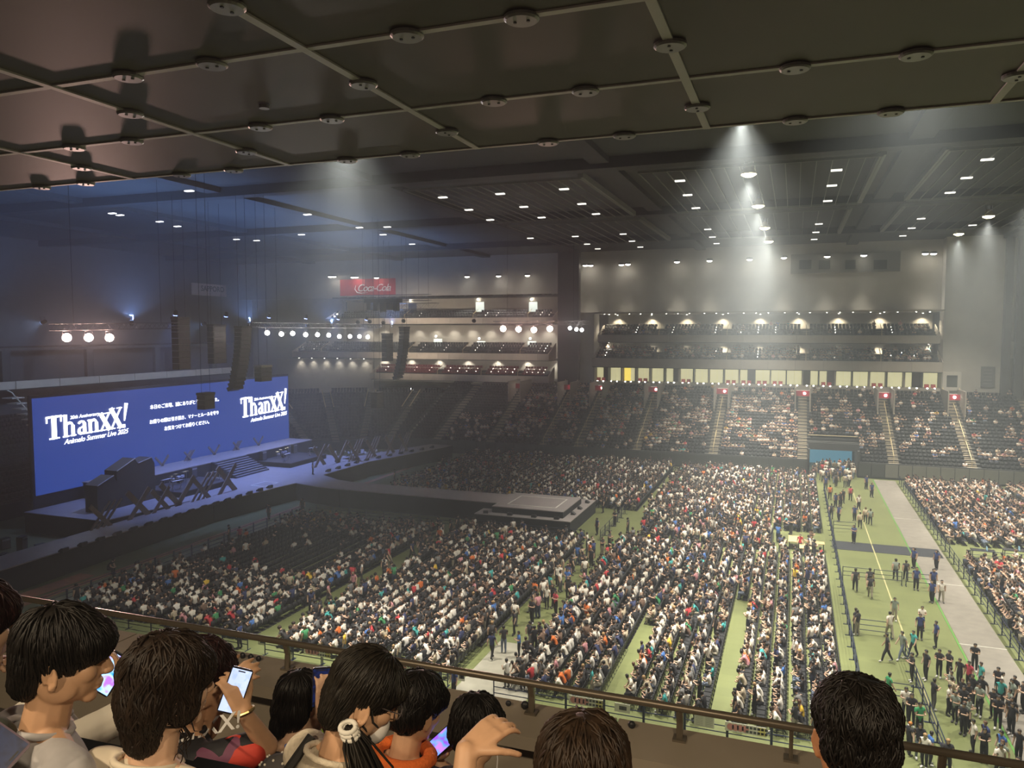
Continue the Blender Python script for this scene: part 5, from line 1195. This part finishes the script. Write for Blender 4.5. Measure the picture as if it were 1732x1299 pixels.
def figure(label, px, py, d, face, pitch=0, roll=0, body=95, shirt=None, skin=None, arms=(), sleeve=.6, voxel=.006, lean=0, wrinkle=.006, collar=True, hs=1.0, sitz=None, extra_body=None):
    """arms: (side, elbow xyz world, wrist xyz world, hand kwargs or None)"""
    hp = atd(px, py, d); A = R(face)
    M = Matrix.Translation(hp) @ Matrix.Rotation(A, 4, 'Z') @ Matrix.Rotation(R(pitch), 4, 'Y') @ Matrix.Rotation(R(roll), 4, 'X')
    B = R(body); bf = Vector((math.cos(B), math.sin(B), 0)); bl = Vector((-bf.y, bf.x, 0)); up = Vector((0, 0, 1))
    fd = Vector((math.cos(A), math.sin(A), 0))
    nb = hp + M.to_3x3() @ Vector((-.035, 0, -.085)) * hs + Vector((0, 0, -.105)) - bf * .01
    def P(f, l, u): return nb + bf * (f - lean * u * -1.0 * -1) + bl * l + up * u
    mb = MB(); sb = MB()
    head_prims(mb, M, hs)
    cap(mb, M @ (Vector((-.018, 0, -.05)) * hs), nb + up * .0, .054, .058)
    hipz = (sitz + .50) if sitz else nb.z - .56
    hip = Vector((nb.x, nb.y, hipz)) - bf * (.06 + lean * .3); chest = nb - up * .16 - bf * .015; waist = chest.lerp(hip, .6)
    sh = {s: nb + bl * (.168 * s) - up * .055 - bf * .012 for s in (-1, 1)}
    for s in (-1, 1): cap(mb, nb - up * .015, sh[s], .05, .052)
    for (c, k) in ((mb, 0.0), (sb, .013)):
        c.ell(chest, (.115 + k, .155 + k, .17 + k), 18, 12, Matrix.Rotation(B, 3, 'Z')); cap(c, chest - up * .03, waist, .135 + k, .125 + k, 16); cap(c, waist, hip, .125 + k, .145 + k, 16)
        for s in (-1, 1): c.ell(sh[s] - up * .01, (.062 + k,) * 3)
    for s in (-1, 1): cap(sb, nb - up * .032 + bl * .04 * s - bf * .01, sh[s] + up * .004, .052, .062)
    for s in (-1, 1):
        kn = hip + bf * .44 + bl * .11 * s + up * .02; cap(mb, hip + bl * .09 * s, kn, .085, .062); cap(mb, kn, Vector((kn.x, kn.y, hipz - .42)), .06, .042); cap(mb, Vector((kn.x, kn.y, hipz - .45)), Vector((kn.x, kn.y, hipz - .46)) + bf * .16, .038, .034)
    tb = MB()
    for s in (-1, 1):
        kn = hip + bf * .44 + bl * .11 * s + up * .02; cap(tb, hip + bl * .09 * s, kn, .098, .075); cap(tb, kn, Vector((kn.x, kn.y, hipz - .38)), .073, .056)
    done = set()
    for a in list(arms):
        s, el, wr, hk = a; done.add(s); el = Vector(el); wr = Vector(wr)
        cap(mb, sh[s], el, .047, .038); cap(mb, el, wr, .038, .026)
        if hk is not None: hand_prims(mb, wr, **hk)
        cap(sb, sh[s], sh[s].lerp(el, sleeve), .066, .064 if sleeve < 1 else .058)
    for s in {-1, 1} - done:
        el = sh[s] - up * .27 + bl * .05 * s + bf * .06; wr = el + bf * .24 - bl * .05 * s - up * .03
        cap(mb, sh[s], el, .047, .038); cap(mb, el, wr, .038, .026); hand_prims(mb, wr, D=bf - up * .2, N=-up, curl=.6, thumb=s)
        cap(sb, sh[s], sh[s].lerp(el, sleeve), .066, .064)
    if extra_body: extra_body(mb)
    body_o = link('person', blob('person', mb, voxel, 5, .5), skin); tag(body_o, label, 'person')
    so_ = link('shirt', blob('shirt', sb, .009, 6, .5, wrinkle, 11), shirt, body_o)
    link('trousers', blob('trousers', tb, .014, 4), mat('dark_trousers', (.03, .03, .035), .8), body_o)
    if collar:
        n = 16; cpts = []
        for i in range(n + 1):
            a = 2 * math.pi * i / n; cpts.append(nb + bf * (math.cos(a) * .076 - .012) + bl * math.sin(a) * .082 + up * (.012 - .024 * math.cos(a)))
        MB().tube(cpts, .009, 8, cap=False).build('collar', shirt, body_o, True)
    return body_o, M, dict(nb=nb, sh=sh, bf=bf, bl=bl, hip=hip, P=P, hipz=hipz)
def seat_under(inf, lab, rowz):
    hip = inf['hip']; e = empty('stadium_seat', (hip.x, hip.y, rowz), math.atan2(inf['bf'].y, inf['bf'].x)); tag(e, lab, 'seat')
    z = hip.z - rowz - .16
    MB().bx(-.2, .26, -.22, .22, z - .06, z).build('seat_pan', M_CH, e); MB().box((-.26, 0, z + .31), (.045, .45, .56), 0, 0, R(-8)).build('seat_back', M_CH, e)
    MB().bx(-.16, .0, -.05, .05, 0, z - .06).build('pedestal', M_CF, e)
    for s in (-.25, .25): MB().bx(-.2, .16, s - .025, s + .025, z + .14, z + .18).build('armrest', M_CH, e)
    return e
def phone(c, up_, nrm, lab, smat, body=None, s=1.0):
    """c centre, up_ long axis, nrm screen normal"""
    u = Vector(up_).normalized(); n = Vector(nrm); n = (n - u * n.dot(u)).normalized(); r = u.cross(n)
    Mx = Matrix((r, u, n)).transposed().to_4x4(); Mx.translation = Vector(c)
    e = bpy.data.objects.new('smartphone', None); COL.objects.link(e); e.matrix_world = Mx; tag(e, lab, 'phone')
    bv = bmesh.new(); bmesh.ops.create_cube(bv, size=1); bmesh.ops.scale(bv, vec=(.074 * s, .152 * s, .009 * s), verts=bv.verts)
    bmesh.ops.bevel(bv, geom=[ed for ed in bv.edges if abs((ed.verts[0].co - ed.verts[1].co).z) > .004 * s], offset=.010 * s, segments=4, affect='EDGES', profile=.5)
    me = bpy.data.meshes.new('case'); bv.to_mesh(me); bv.free(); link('case', me, body or mat('black_phone_case', (.015, .015, .018), .3), e)
    MB().bx(-.033 * s, .033 * s, -.07 * s, .07 * s, .0046 * s, .0052 * s).build('screen', smat, e)
    MB().bx(-.012 * s, .012 * s, .062 * s, .066 * s, .0053 * s, .0056 * s).build('notch', M_BOLT, e)
    return e
def screen_mat(name, c1, c2, c3, st, sc=18):
    m = mat(name, c1, .3, emit=st, ecol=c1); nt = m.node_tree; b = nt.nodes['Principled BSDF']
    tc = nt.nodes.new('ShaderNodeTexCoord'); nz = nt.nodes.new('ShaderNodeTexNoise'); nz.inputs['Scale'].default_value = sc; cr = nt.nodes.new('ShaderNodeValToRGB')
    cr.color_ramp.elements[0].position = .38; cr.color_ramp.elements[0].color = (*c1, 1); cr.color_ramp.elements[1].position = .62; cr.color_ramp.elements[1].color = (*c3, 1); el = cr.color_ramp.elements.new(.5); el.color = (*c2, 1)
    nt.links.new(tc.outputs['Object'], nz.inputs['Vector']); nt.links.new(nz.outputs['Fac'], cr.inputs['Fac']); nt.links.new(cr.outputs['Color'], b.inputs['Emission Color'])
    return m
TOCAM = lambda p: (EYE - Vector(p)).normalized()
SK1 = skin_mat('warm', (.62, .37, .22)); SK2 = skin_mat('tan', (.56, .33, .2)); SK3 = skin_mat('fair', (.68, .44, .30))
HB = hair_mat('black', (.013, .010, .008)); HBR = hair_mat('dark_brown', (.030, .018, .011)); HRED = hair_mat('reddish_black', (.032, .010, .010)); HG = hair_mat('brown_black', (.024, .019, .013))
C_GREY = mat('light_grey_jersey', (.50, .49, .50), .85, noise=.05, nscale=40); C_CREAM = mat('cream_knit', (.70, .62, .48), .9, noise=.08, nscale=70, bump=.3); C_WHITE = mat('white_tshirt', (.74, .70, .60), .85); C_BLACK = mat('black_tshirt', (.022, .022, .02), .85); C_NAVY = mat('navy_jersey', (.02, .028, .05), .8)
def fj(name, base):   # black festival jersey with red and orange shards
    m = mat(name, base, .7); nt = m.node_tree; b = nt.nodes['Principled BSDF']
    tc = nt.nodes.new('ShaderNodeTexCoord'); vo = nt.nodes.new('ShaderNodeTexVoronoi'); vo.inputs['Scale'].default_value = 9; vo.distance = 'MANHATTAN'
    cr = nt.nodes.new('ShaderNodeValToRGB'); cr.color_ramp.interpolation = 'CONSTANT'; e0 = cr.color_ramp.elements
    e0[0].position = 0; e0[0].color = (.012, .012, .016, 1); e0[1].position = .62; e0[1].color = (.55, .05, .03, 1)
    for (ps, c) in ((.78, (.012, .012, .016, 1)), (.86, (.65, .16, .04, 1)), (.93, (.16, .05, .1, 1))): e = e0.new(ps); e.color = c
    sx = nt.nodes.new('ShaderNodeSeparateColor'); nt.links.new(tc.outputs['Object'], vo.inputs['Vector']); nt.links.new(vo.outputs['Color'], sx.inputs[0]); nt.links.new(sx.outputs[0], cr.inputs['Fac']); nt.links.new(cr.outputs['Color'], b.inputs['Base Color'])
    return m
C_JER = fj('festival_jersey_print', (.012, .012, .016))

# --- bowl-cut person in grey (left), turned to the right
bB, MB_, iB = figure('person with black bowl cut in light grey shirt turned to the right', 112, 1112, 2.02, 38, 10, body=70, shirt=C_GREY, skin=SK1, voxel=.0042)
make_hair(MB_, [((-.022, 0, .045), (.112, .094, .096)), ((-.068, 0, .0), (.058, .085, .075)), ((-.075, 0, -.055), (.045, .07, .05)), ((.045, 0, .05), (.066, .082, .056))], .006, HB, bB, 1000, .019, 7, .0036, crownl=(-.05, 0, .14), down=.8, wild=.08, bumps=.002)
seat_under(iB, 'black stadium seat under the person in light grey', T1)
# --- shaggy-haired person in cream
bD, MD, iD = figure('person with shaggy black hair in cream shirt seen from behind', 288, 1160, 2.0, 64, 6, body=88, shirt=mat('cream_tshirt', (.72, .64, .5), .85), skin=SK3, voxel=.0048)
make_hair(MD, [((-.015, 0, .045), (.113, .096, .098)), ((-.062, 0, -.02), (.066, .09, .10)), ((-.06, 0, -.105), (.045, .062, .06)), ((.05, 0, .045), (.058, .08, .055)), ((.01, .06, -.04), (.05, .035, .06)), ((.01, -.06, -.03), (.04, .033, .05))], .006, HBR, bD, 1150, .022, 7, .0040, crownl=(-.03, 0, .14), wild=.3, down=.7, flick=.35)
seat_under(iD, 'black stadium seat under the person in the cream shirt', T1)
# --- woman with ponytail, mask and glasses
wr = atd(640, 1330, 1.75)
bG, MG, iG = figure('woman with side ponytail, glasses and face mask in cream knit top', 619, 1178, 2.22, 40, 30, body=62, shirt=C_CREAM, skin=SK1, voxel=.0036, wrinkle=.004)
make_hair(MG, [((-.02, 0, .045), (.108, .091, .094)), ((-.07, 0, -.01), (.05, .078, .075)), ((.04, 0, .055), (.062, .078, .050)), ((-.07, -.02, -.06), (.042, .055, .045))], .0055, HG, bG, 1000, .02, 7, .003, crownl=(.02, .0, .14), wild=.05, down=.35, bumps=.0015)
tie = MG @ Vector((-.035, -.090, -.060))
cap_pts = [tie, tie + Vector((.02, .0, -.05)), tie + Vector((.05, -.005, -.11)), tie + Vector((.06, -.0, -.18)), tie + Vector((.07, .0, -.25))]
pm = MB()
for k in range(150):
    j = Vector((rng.gauss(0, .012), rng.gauss(0, .012), rng.gauss(0, .004))); pm.tube([cap_pts[0] + j * .4] + [q + j * (1 + i * .5) + Vector((rng.gauss(0, .004), rng.gauss(0, .004), 0)) for i, q in enumerate(cap_pts[1:])], [.004, .004, .0035, .003, .0008], 4, cap=False)
stuff(pm.build('ponytail', HG, bG, True))
sq = MB()
for k in range(3):
    rr = .021; sq.tube([tie + Vector((.004 * k - .002, -.004, -.010 * k)) + (RGT * math.cos(a) * rr + UPV * math.sin(a) * rr * .45 + FWD * math.sin(a) * rr * .8) for a in [2 * math.pi * i / 14 for i in range(15)]], .0075, 7, cap=False)
sq.build('scrunchie', mat('white_scrunchie', (.8, .78, .7), .9), bG, True)
mk = MB(); mk.ell(MG @ Vector((.072, 0, -.068)), (.036, .052, .048), 14, 10, MG.to_3x3()); mk.build('face_mask', mat('white_face_mask', (.8, .78, .74), .9), bG, True)
for y in (-1, 1): MB().tube([MG @ Vector((.058, .050 * y, -.05)), MG @ Vector((.03, .07 * y, -.035)), MG @ Vector((-.005, .086 * y, .012))], .0028, 6).tube([MG @ Vector((.058, .045 * y, -.09)), MG @ Vector((.02, .07 * y, -.06)), MG @ Vector((-.012, .083 * y, -.04))], .0028, 6).build('mask_strap', C_BLACK, bG)
def glasses(M, par, m):
    g = MB()
    for y in (-1, 1):
        c = Vector((.098, .034 * y, .004)); g.tube([M @ (c + Vector((0, .024 * math.cos(a), .020 * math.sin(a)))) for a in [2 * math.pi * i / 14 for i in range(15)]], .0018, 6, cap=False)
        g.tube([M @ Vector((.098, .058 * y, .008)), M @ Vector((.06, .074 * y, .012)), M @ Vector((-.01, .083 * y, .014))], .0017, 6)
    g.tube([M @ Vector((.1, -.011, .008)), M @ Vector((.1, .011, .008))], .0017, 6)
    stuff(g.build('glasses', m, par))
glasses(MG, bG, mat('thin_metal_glasses', (.35, .3, .3), .3, metal=.8))
st = iG['nb']; MB().tube([st + iG['bl'] * .10 + Vector((0, 0, .03)) - iG['bf'] * .03, st + iG['bl'] * .105 - iG['bf'] * .12 - Vector((0, 0, .06)), st + iG['bl'] * .09 - iG['bf'] * .16 - Vector((0, 0, .25))], .014, 6).build('bag_strap', C_BLACK, bG)
seat_under(iG, 'black stadium seat under the woman with the ponytail', T1)
# --- brown-haired person low in the middle, one arm raised
el = atd(782, 1400, 1.72); wrj = atd(788, 1272, 1.80)
bK, MK, iK = figure('brown-haired person low at the bottom with bare left arm raised', 988, 1318, 1.62, 92, 10, body=92, shirt=C_BLACK, skin=SK1, voxel=.005, arms=[(1, el, wrj, dict(D=(atd(838, 1228, 1.86) - wrj), N=FWD * .4 - UPV, curl=.45, thumb=-1, s=.95))], sleeve=.35)
make_hair(MK, [((-.018, 0, .045), (.112, .096, .098)), ((-.05, 0, -.02), (.075, .088, .09)), ((.05, 0, .045), (.058, .08, .055))], .006, hair_mat('brown', (.045, .026, .014)), bK, 1000, .02, 7, .0036, crownl=(.0, .01, .15), wild=.2, down=.62)
seat_under(iK, 'black stadium seat under the brown-haired person', T1)
# --- short-haired man at the right
bL, ML, iL = figure('person with short black hair seen from behind at the lower right', 1447, 1243, 1.72, 96, 4, body=95, shirt=mat('orange_tshirt', (.62, .24, .05), .85), skin=skin_mat('ruddy', (.62, .30, .15)), voxel=.005)
make_hair(ML, [((-.018, 0, .05), (.104, .089, .089)), ((-.066, 0, .0), (.05, .078, .070)), ((.05, 0, .05), (.054, .076, .05))], .006, HB, bL, 1300, .012, 5, .0032, crownl=(-.02, 0, .14), wild=.35, down=.65, flick=.4)
seat_under(iL, 'black stadium seat under the short-haired person', T1)
# --- person cut by the left edge, with hand
bA, MA, iA = figure('dark-haired person cut off by the left picture edge', -52, 1062, 2.0, 75, 8, body=85, shirt=mat('dark_green_top', (.06, .07, .055), .85), skin=SK3, voxel=.007, arms=[(-1, atd(-75, 1260, 1.95), atd(-62, 1140, 2.1), dict(D=RGT * .9 + UPV * .35, N=-UPV, curl=.5, thumb=1))], sleeve=.9)
make_hair(MA, [((-.018, 0, .045), (.112, .096, .098)), ((-.062, 0, -.02), (.066, .09, .10)), ((.05, 0, .045), (.058, .08, .055))], .007, HRED, bA, 600, .02, 7, .0038)
# --- front row: person in white with glowing phone
pc = atd(187, 1139, 2.75)
bC, MC, iC = figure('person in white shirt holding a glowing phone behind the bowl cut', 120, 1122, 2.95, 60, 20, body=75, shirt=C_WHITE, skin=SK2, voxel=.007, sitz=16.62, arms=[(-1, atd(222, 1205, 2.85), atd(207, 1162, 2.72), dict(D=UPV * .9 - RGT * .25 + FWD * .2, N=-RGT * .8 - FWD * .3, curl=.75, thumb=-1))], sleeve=.75)
make_hair(MC, [((-.018, 0, .045), (.110, .094, .096)), ((-.05, 0, -.01), (.074, .086, .08))], .008, HB, bC, 300, .02, 6, .004)
phone(pc, UPV * .85 + RGT * .5 + FWD * .1, TOCAM(pc) - RGT * .25, 'phone with bright blue and violet screen beside the bowl cut', screen_mat('blue_violet_phone_screen', (.02, .28, .9), (.5, .7, .95), (.45, .1, .7), 1.3, 22))
seat_under(iC, 'black stadium seat under the person in the white shirt', T3)
# --- front row: festival jersey, glasses, phone with pale screen
pe = atd(398, 1168, 2.62)
bE, ME, iE = figure('person with glasses in black jersey with red shards holding a pale phone', 343, 1143, 2.78, 52, 14, body=62, shirt=C_JER, skin=SK1, voxel=.006, sitz=16.62, arms=[(-1, atd(452, 1262, 2.7), atd(412, 1205, 2.62), dict(D=UPV * .9 - RGT * .35, N=-RGT * .6 + FWD * .5, curl=.7, thumb=-1)), (1, atd(352, 1235, 2.85), atd(374, 1172, 2.76), dict(D=UPV * .6 + RGT * .7, N=FWD * .4 + RGT * .3, curl=.55, thumb=1))], sleeve=.75)
make_hair(ME, [((-.018, 0, .045), (.110, .094, .096)), ((-.05, 0, -.01), (.074, .086, .08)), ((.05, 0, .048), (.058, .08, .052))], .007, HRED, bE, 700, .02, 7, .004, wild=.35, flick=.6)
glasses(ME, bE, C_BLACK)
phone(pe, UPV * .95 + RGT * .28 + FWD * .25, TOCAM(pe) + RGT * .05, 'phone with pale blue page in front of the black jersey', screen_mat('pale_blue_phone_screen', (.45, .58, .9), (.5, .62, .92), (.35, .48, .85), .85, 60))
MB().tube([atd(413, 1203, 2.62) + (RGT * math.cos(a) + FWD * math.sin(a)) * .031 + UPV * .01 * math.cos(a) for a in [2 * math.pi * i / 16 for i in range(17)]], .006, 6, cap=False).build('wristwatch', mat('gold_watch', (.6, .45, .2), .3, metal=.8), bE)
sc_ = iE['nb'] - iE['bf'] * .15 - Vector((0, 0, .17)); bang = math.atan2(iE['bf'].y, iE['bf'].x)
MT = Matrix.Translation(atd(347, 1266, 2.52)) @ Matrix((RGT, UPV, -FWD)).transposed().to_4x4() @ Matrix.Rotation(R(14), 4, 'Z')
jl = text_mesh('jersey_lettering', 'ThanXX!', .078, mat('white_jersey_print', (.8, .8, .78), .6), bE, Matrix.Translation(-RGT * .165) @ MT, shear=.35, extrude=0, fat=.0012)
sho = [c for c in bE.children if c.name.startswith('shirt')][0].data; bvj = BVHTree.FromPolygons([v.co[:] for v in sho.vertices], [tuple(q.vertices) for q in sho.polygons])
for v in jl.data.vertices:
    dr = (v.co - EYE).normalized(); hit = bvj.ray_cast(EYE + dr * 1.0, dr)
    if hit[0] is not None: v.co = hit[0] - dr * .005
seat_under(iE, 'black stadium seat under the person in the festival jersey', T3)
# --- front row: black hair, black top, phone held up
pf = atd(544, 1162, 3.0)
bF, MF, iF = figure('person with sleek black hair in black top holding up a dark phone', 508, 1188, 3.2, 82, 16, body=85, shirt=C_BLACK, skin=SK3, voxel=.007, sitz=16.62, arms=[(-1, atd(566, 1240, 3.05), atd(546, 1206, 2.98), dict(D=UPV * .9 + RGT * .1, N=-RGT * .4 + FWD * .6, curl=.6, thumb=-1)), (1, atd(500, 1260, 3.2), atd(566, 1190, 3.08), dict(D=UPV, N=-RGT * .8 - FWD * .2, curl=.6, thumb=1))], sleeve=.6)
make_hair(MF, [((-.018, 0, .042), (.106, .092, .092)), ((-.05, 0, -.02), (.070, .084, .085)), ((.05, 0, .045), (.054, .076, .05)), ((-.085, .02, -.085), (.03, .035, .05))], .007, HB, bF, 500, .02, 7, .0035, wild=.05, down=.6, bumps=.001)
phone(pf, UPV + FWD * .1, TOCAM(pf), 'dark phone held upright with small blue page', screen_mat('dark_blue_phone_screen', (.005, .008, .03), (.01, .03, .16), (.005, .008, .03), .35, 30))
seat_under(iF, 'black stadium seat under the person in the black top', T3)
# --- front row: person beyond the woman, orange towel, bright phone
ph = atd(749, 1254, 2.95)
bH, MH, iH = figure('black-haired person with orange towel round the neck beyond the woman', 707, 1198, 2.9, 66, 22, body=80, shirt=C_BLACK, skin=SK2, voxel=.006, sitz=16.62, arms=[(-1, atd(770, 1320, 2.95), atd(722, 1276, 2.98), dict(D=RGT * .9 + UPV * .45, N=UPV * .8 - FWD * .3, curl=.4, thumb=1))], sleeve=.7)
make_hair(MH, [((-.018, 0, .045), (.110, .094, .096)), ((-.05, 0, -.01), (.074, .086, .08)), ((.05, 0, .048), (.058, .08, .052))], .007, HB, bH, 600, .02, 7, .004, wild=.3, flick=.5)
n = 14; MB().tube([iH['nb'] + iH['bf'] * math.cos(2 * math.pi * i / n) * .085 + iH['bl'] * math.sin(2 * math.pi * i / n) * .11 + Vector((0, 0, .02)) for i in range(n + 1)], .028, 8, cap=False).build('towel', mat('orange_towel', (.75, .16, .03), .95, bump=.3, noise=.1, nscale=90), bH, True)
phone(ph, RGT * .75 + UPV * .55 + FWD * .3, TOCAM(ph) * .6 + UPV * 1.0 - FWD * .2, 'phone with violet and cyan screen held low beyond the woman', screen_mat('violet_cyan_phone_screen', (.25, .08, .7), (.1, .35, .85), (.5, .2, .8), 1.2, 25))
seat_under(iH, 'black stadium seat under the person with the orange towel', T3)
# --- front row: navy striped jersey
bI, MI, iI = figure('black-haired person with white earphone in navy jersey with white shoulder stripes', 806, 1236, 2.88, 80, 18, body=88, shirt=C_NAVY, skin=SK1, voxel=.006, sitz=16.62)
make_hair(MI, [((-.018, 0, .048), (.108, .092, .092)), ((-.05, 0, .0), (.070, .084, .075)), ((.05, 0, .05), (.056, .078, .05))], .007, HB, bI, 650, .018, 6, .0038, wild=.2, flick=.3)
for k in range(3):
    a = iI['sh'][-1] + iI['bl'] * .03 + Vector((0, 0, .075)) - iI['bf'] * (.02 + .022 * k - .03); b = iI['sh'][-1] - iI['bl'] * .06 + Vector((0, 0, .04)) - iI['bf'] * (.02 + .022 * k - .03)
    MB().tube([a, a.lerp(b, .5) + Vector((0, 0, .008)), b], .005, 5).build('shoulder_stripe', C_WHITE, bI)
MB().tube([MI @ Vector((.0, -.088, -.02)), MI @ Vector((.03, -.09, -.08)), MI @ Vector((.06, -.08, -.16)), iI['nb'] + iI['bf'] * .1 - iI['bl'] * .05 - Vector((0, 0, .12))], .0022, 5).build('earphone_cord', mat('white_cord', (.85, .85, .85), .5), bI)
seat_under(iI, 'black stadium seat under the person in the navy jersey', T3)
# --- phone at the lower left corner, held by somebody beside us
pq = atd(-16, 1252, 1.72)
bQ, MQ, iQ = figure('person mostly outside the frame holding a phone at the lower left corner', -330, 1150, 1.75, 70, 20, body=70, shirt=C_BLACK, skin=SK2, voxel=.009, arms=[(-1, atd(-130, 1400, 1.7), atd(-75, 1310, 1.76), dict(D=UPV * .8 + RGT * .5, N=-FWD * .4 + RGT * .2, curl=.5, thumb=1))], sleeve=.5)
make_hair(MQ, [((-.018, 0, .045), (.110, .094, .096)), ((-.05, 0, -.01), (.074, .086, .08))], .009, HB, bQ, 200, .02, 6, .004)
phone(pq, RGT * .9 - UPV * .62, TOCAM(pq) + UPV * .1, 'dark phone with camera view at the lower left corner', screen_mat('camera_view_phone_screen', (.01, .014, .035), (.03, .05, .12), (.02, .03, .07), .3, 30), mat('violet_phone_case', (.1, .06, .09), .3))
# --- small things around them
bt = empty('drink_bottle', ony(549, 1240, 3.7)); tag(bt, 'clear drink bottle with lime green cap by the parapet', 'bottle')
MB().lathe((0, 0, -.16), [(.026, 0), (.03, .01), (.03, .12), (.014, .155), (.013, .17)], 14).build('bottle_body', mat('pale_bottle_plastic', (.3, .32, .3), .15), bt, True); MB().lathe((0, 0, .008), [(.016, 0), (.016, .025)], 12).build('cap', mat('lime_cap', (.4, .75, .05), .4), bt)
for (px, py, r) in ((385, 1127, .05), (411, 1137, .022), (425, 1141, .022), (438, 1144, .02), (820, 1243, .03), (860, 1228, .018), (888, 1232, .026), (1068, 1274, .022)):
    p = ony(px, py, 4.16); e = MB().ell((0, 0, 0), (r, r * .8, r), 10, 8).lathe((0, 0, -r * 1.2), [(r * .5, 0), (r * .6, r * .5)], 8).build('ledge_dome', M_CH); e.location = (p.x, 4.16, LZ + r * .8); tag(e, 'dark rounded dome standing on the parapet ledge', 'bottle', 'dark domes along the parapet ledge')  # domes put in where heads of the tier below show
bgp = atd(470, 1302, 2.3); e = empty('tote_bag', bgp); tag(e, 'dark grey bag with white polka dots beside the woman', 'bag')
MB().ell((0, 0, -.05), (.075, .07, .095), 14, 10).build('bag_body', mat('charcoal_bag_cloth', (.08, .075, .075), .9), e, True)
for k in range(60):
    a = k * 2.4; zz = 1 - (k + .5) / 45
    if abs(zz) > .95: continue
    q = Vector((.0765 * math.sqrt(1 - zz * zz) * math.cos(a), .0715 * math.sqrt(1 - zz * zz) * math.sin(a), -.05 + .097 * zz)); MB().ell(q, (.004, .004, .004), 6, 4).build('dot', C_WHITE, e)
bp_ = atd(488, 1276, 2.4); o = MB().lathe((0, 0, -.12), [(.02, 0), (.022, .02), (.022, .1), (.012, .13), (.012, .15)], 12).build('light_stick', mat('bright_blue_plastic', (.03, .16, .6), .35)); o.location = bp_; tag(o, 'bright blue plastic stick standing beside the dotted bag', 'stick')
for (px, py, d, rw, lab) in ((155, 1260, 2.1, T2, 'empty black seat between the grey and cream shirts'), (440, 1310, 2.35, T2, 'empty black seat behind the festival jersey'), (350, 1300, 2.3, T2, 'empty black seat behind the cream shirt')):
    p = atd(px, py, d); e = empty('stadium_seat', (p.x, p.y, rw), R(92)); tag(e, lab, 'seat'); z = p.z - rw
    MB().box((0, 0, z - .2), (.045, .45, .44), 0, 0, R(-8)).build('seat_back', M_CH, e); MB().bx(.03, .4, -.22, .22, z - .46, z - .40).build('seat_pan', M_CH, e); MB().bx(.1, .25, -.05, .05, 0, z - .46).build('pedestal', M_CF, e)

bpy.data.scenes.remove(BENCH)
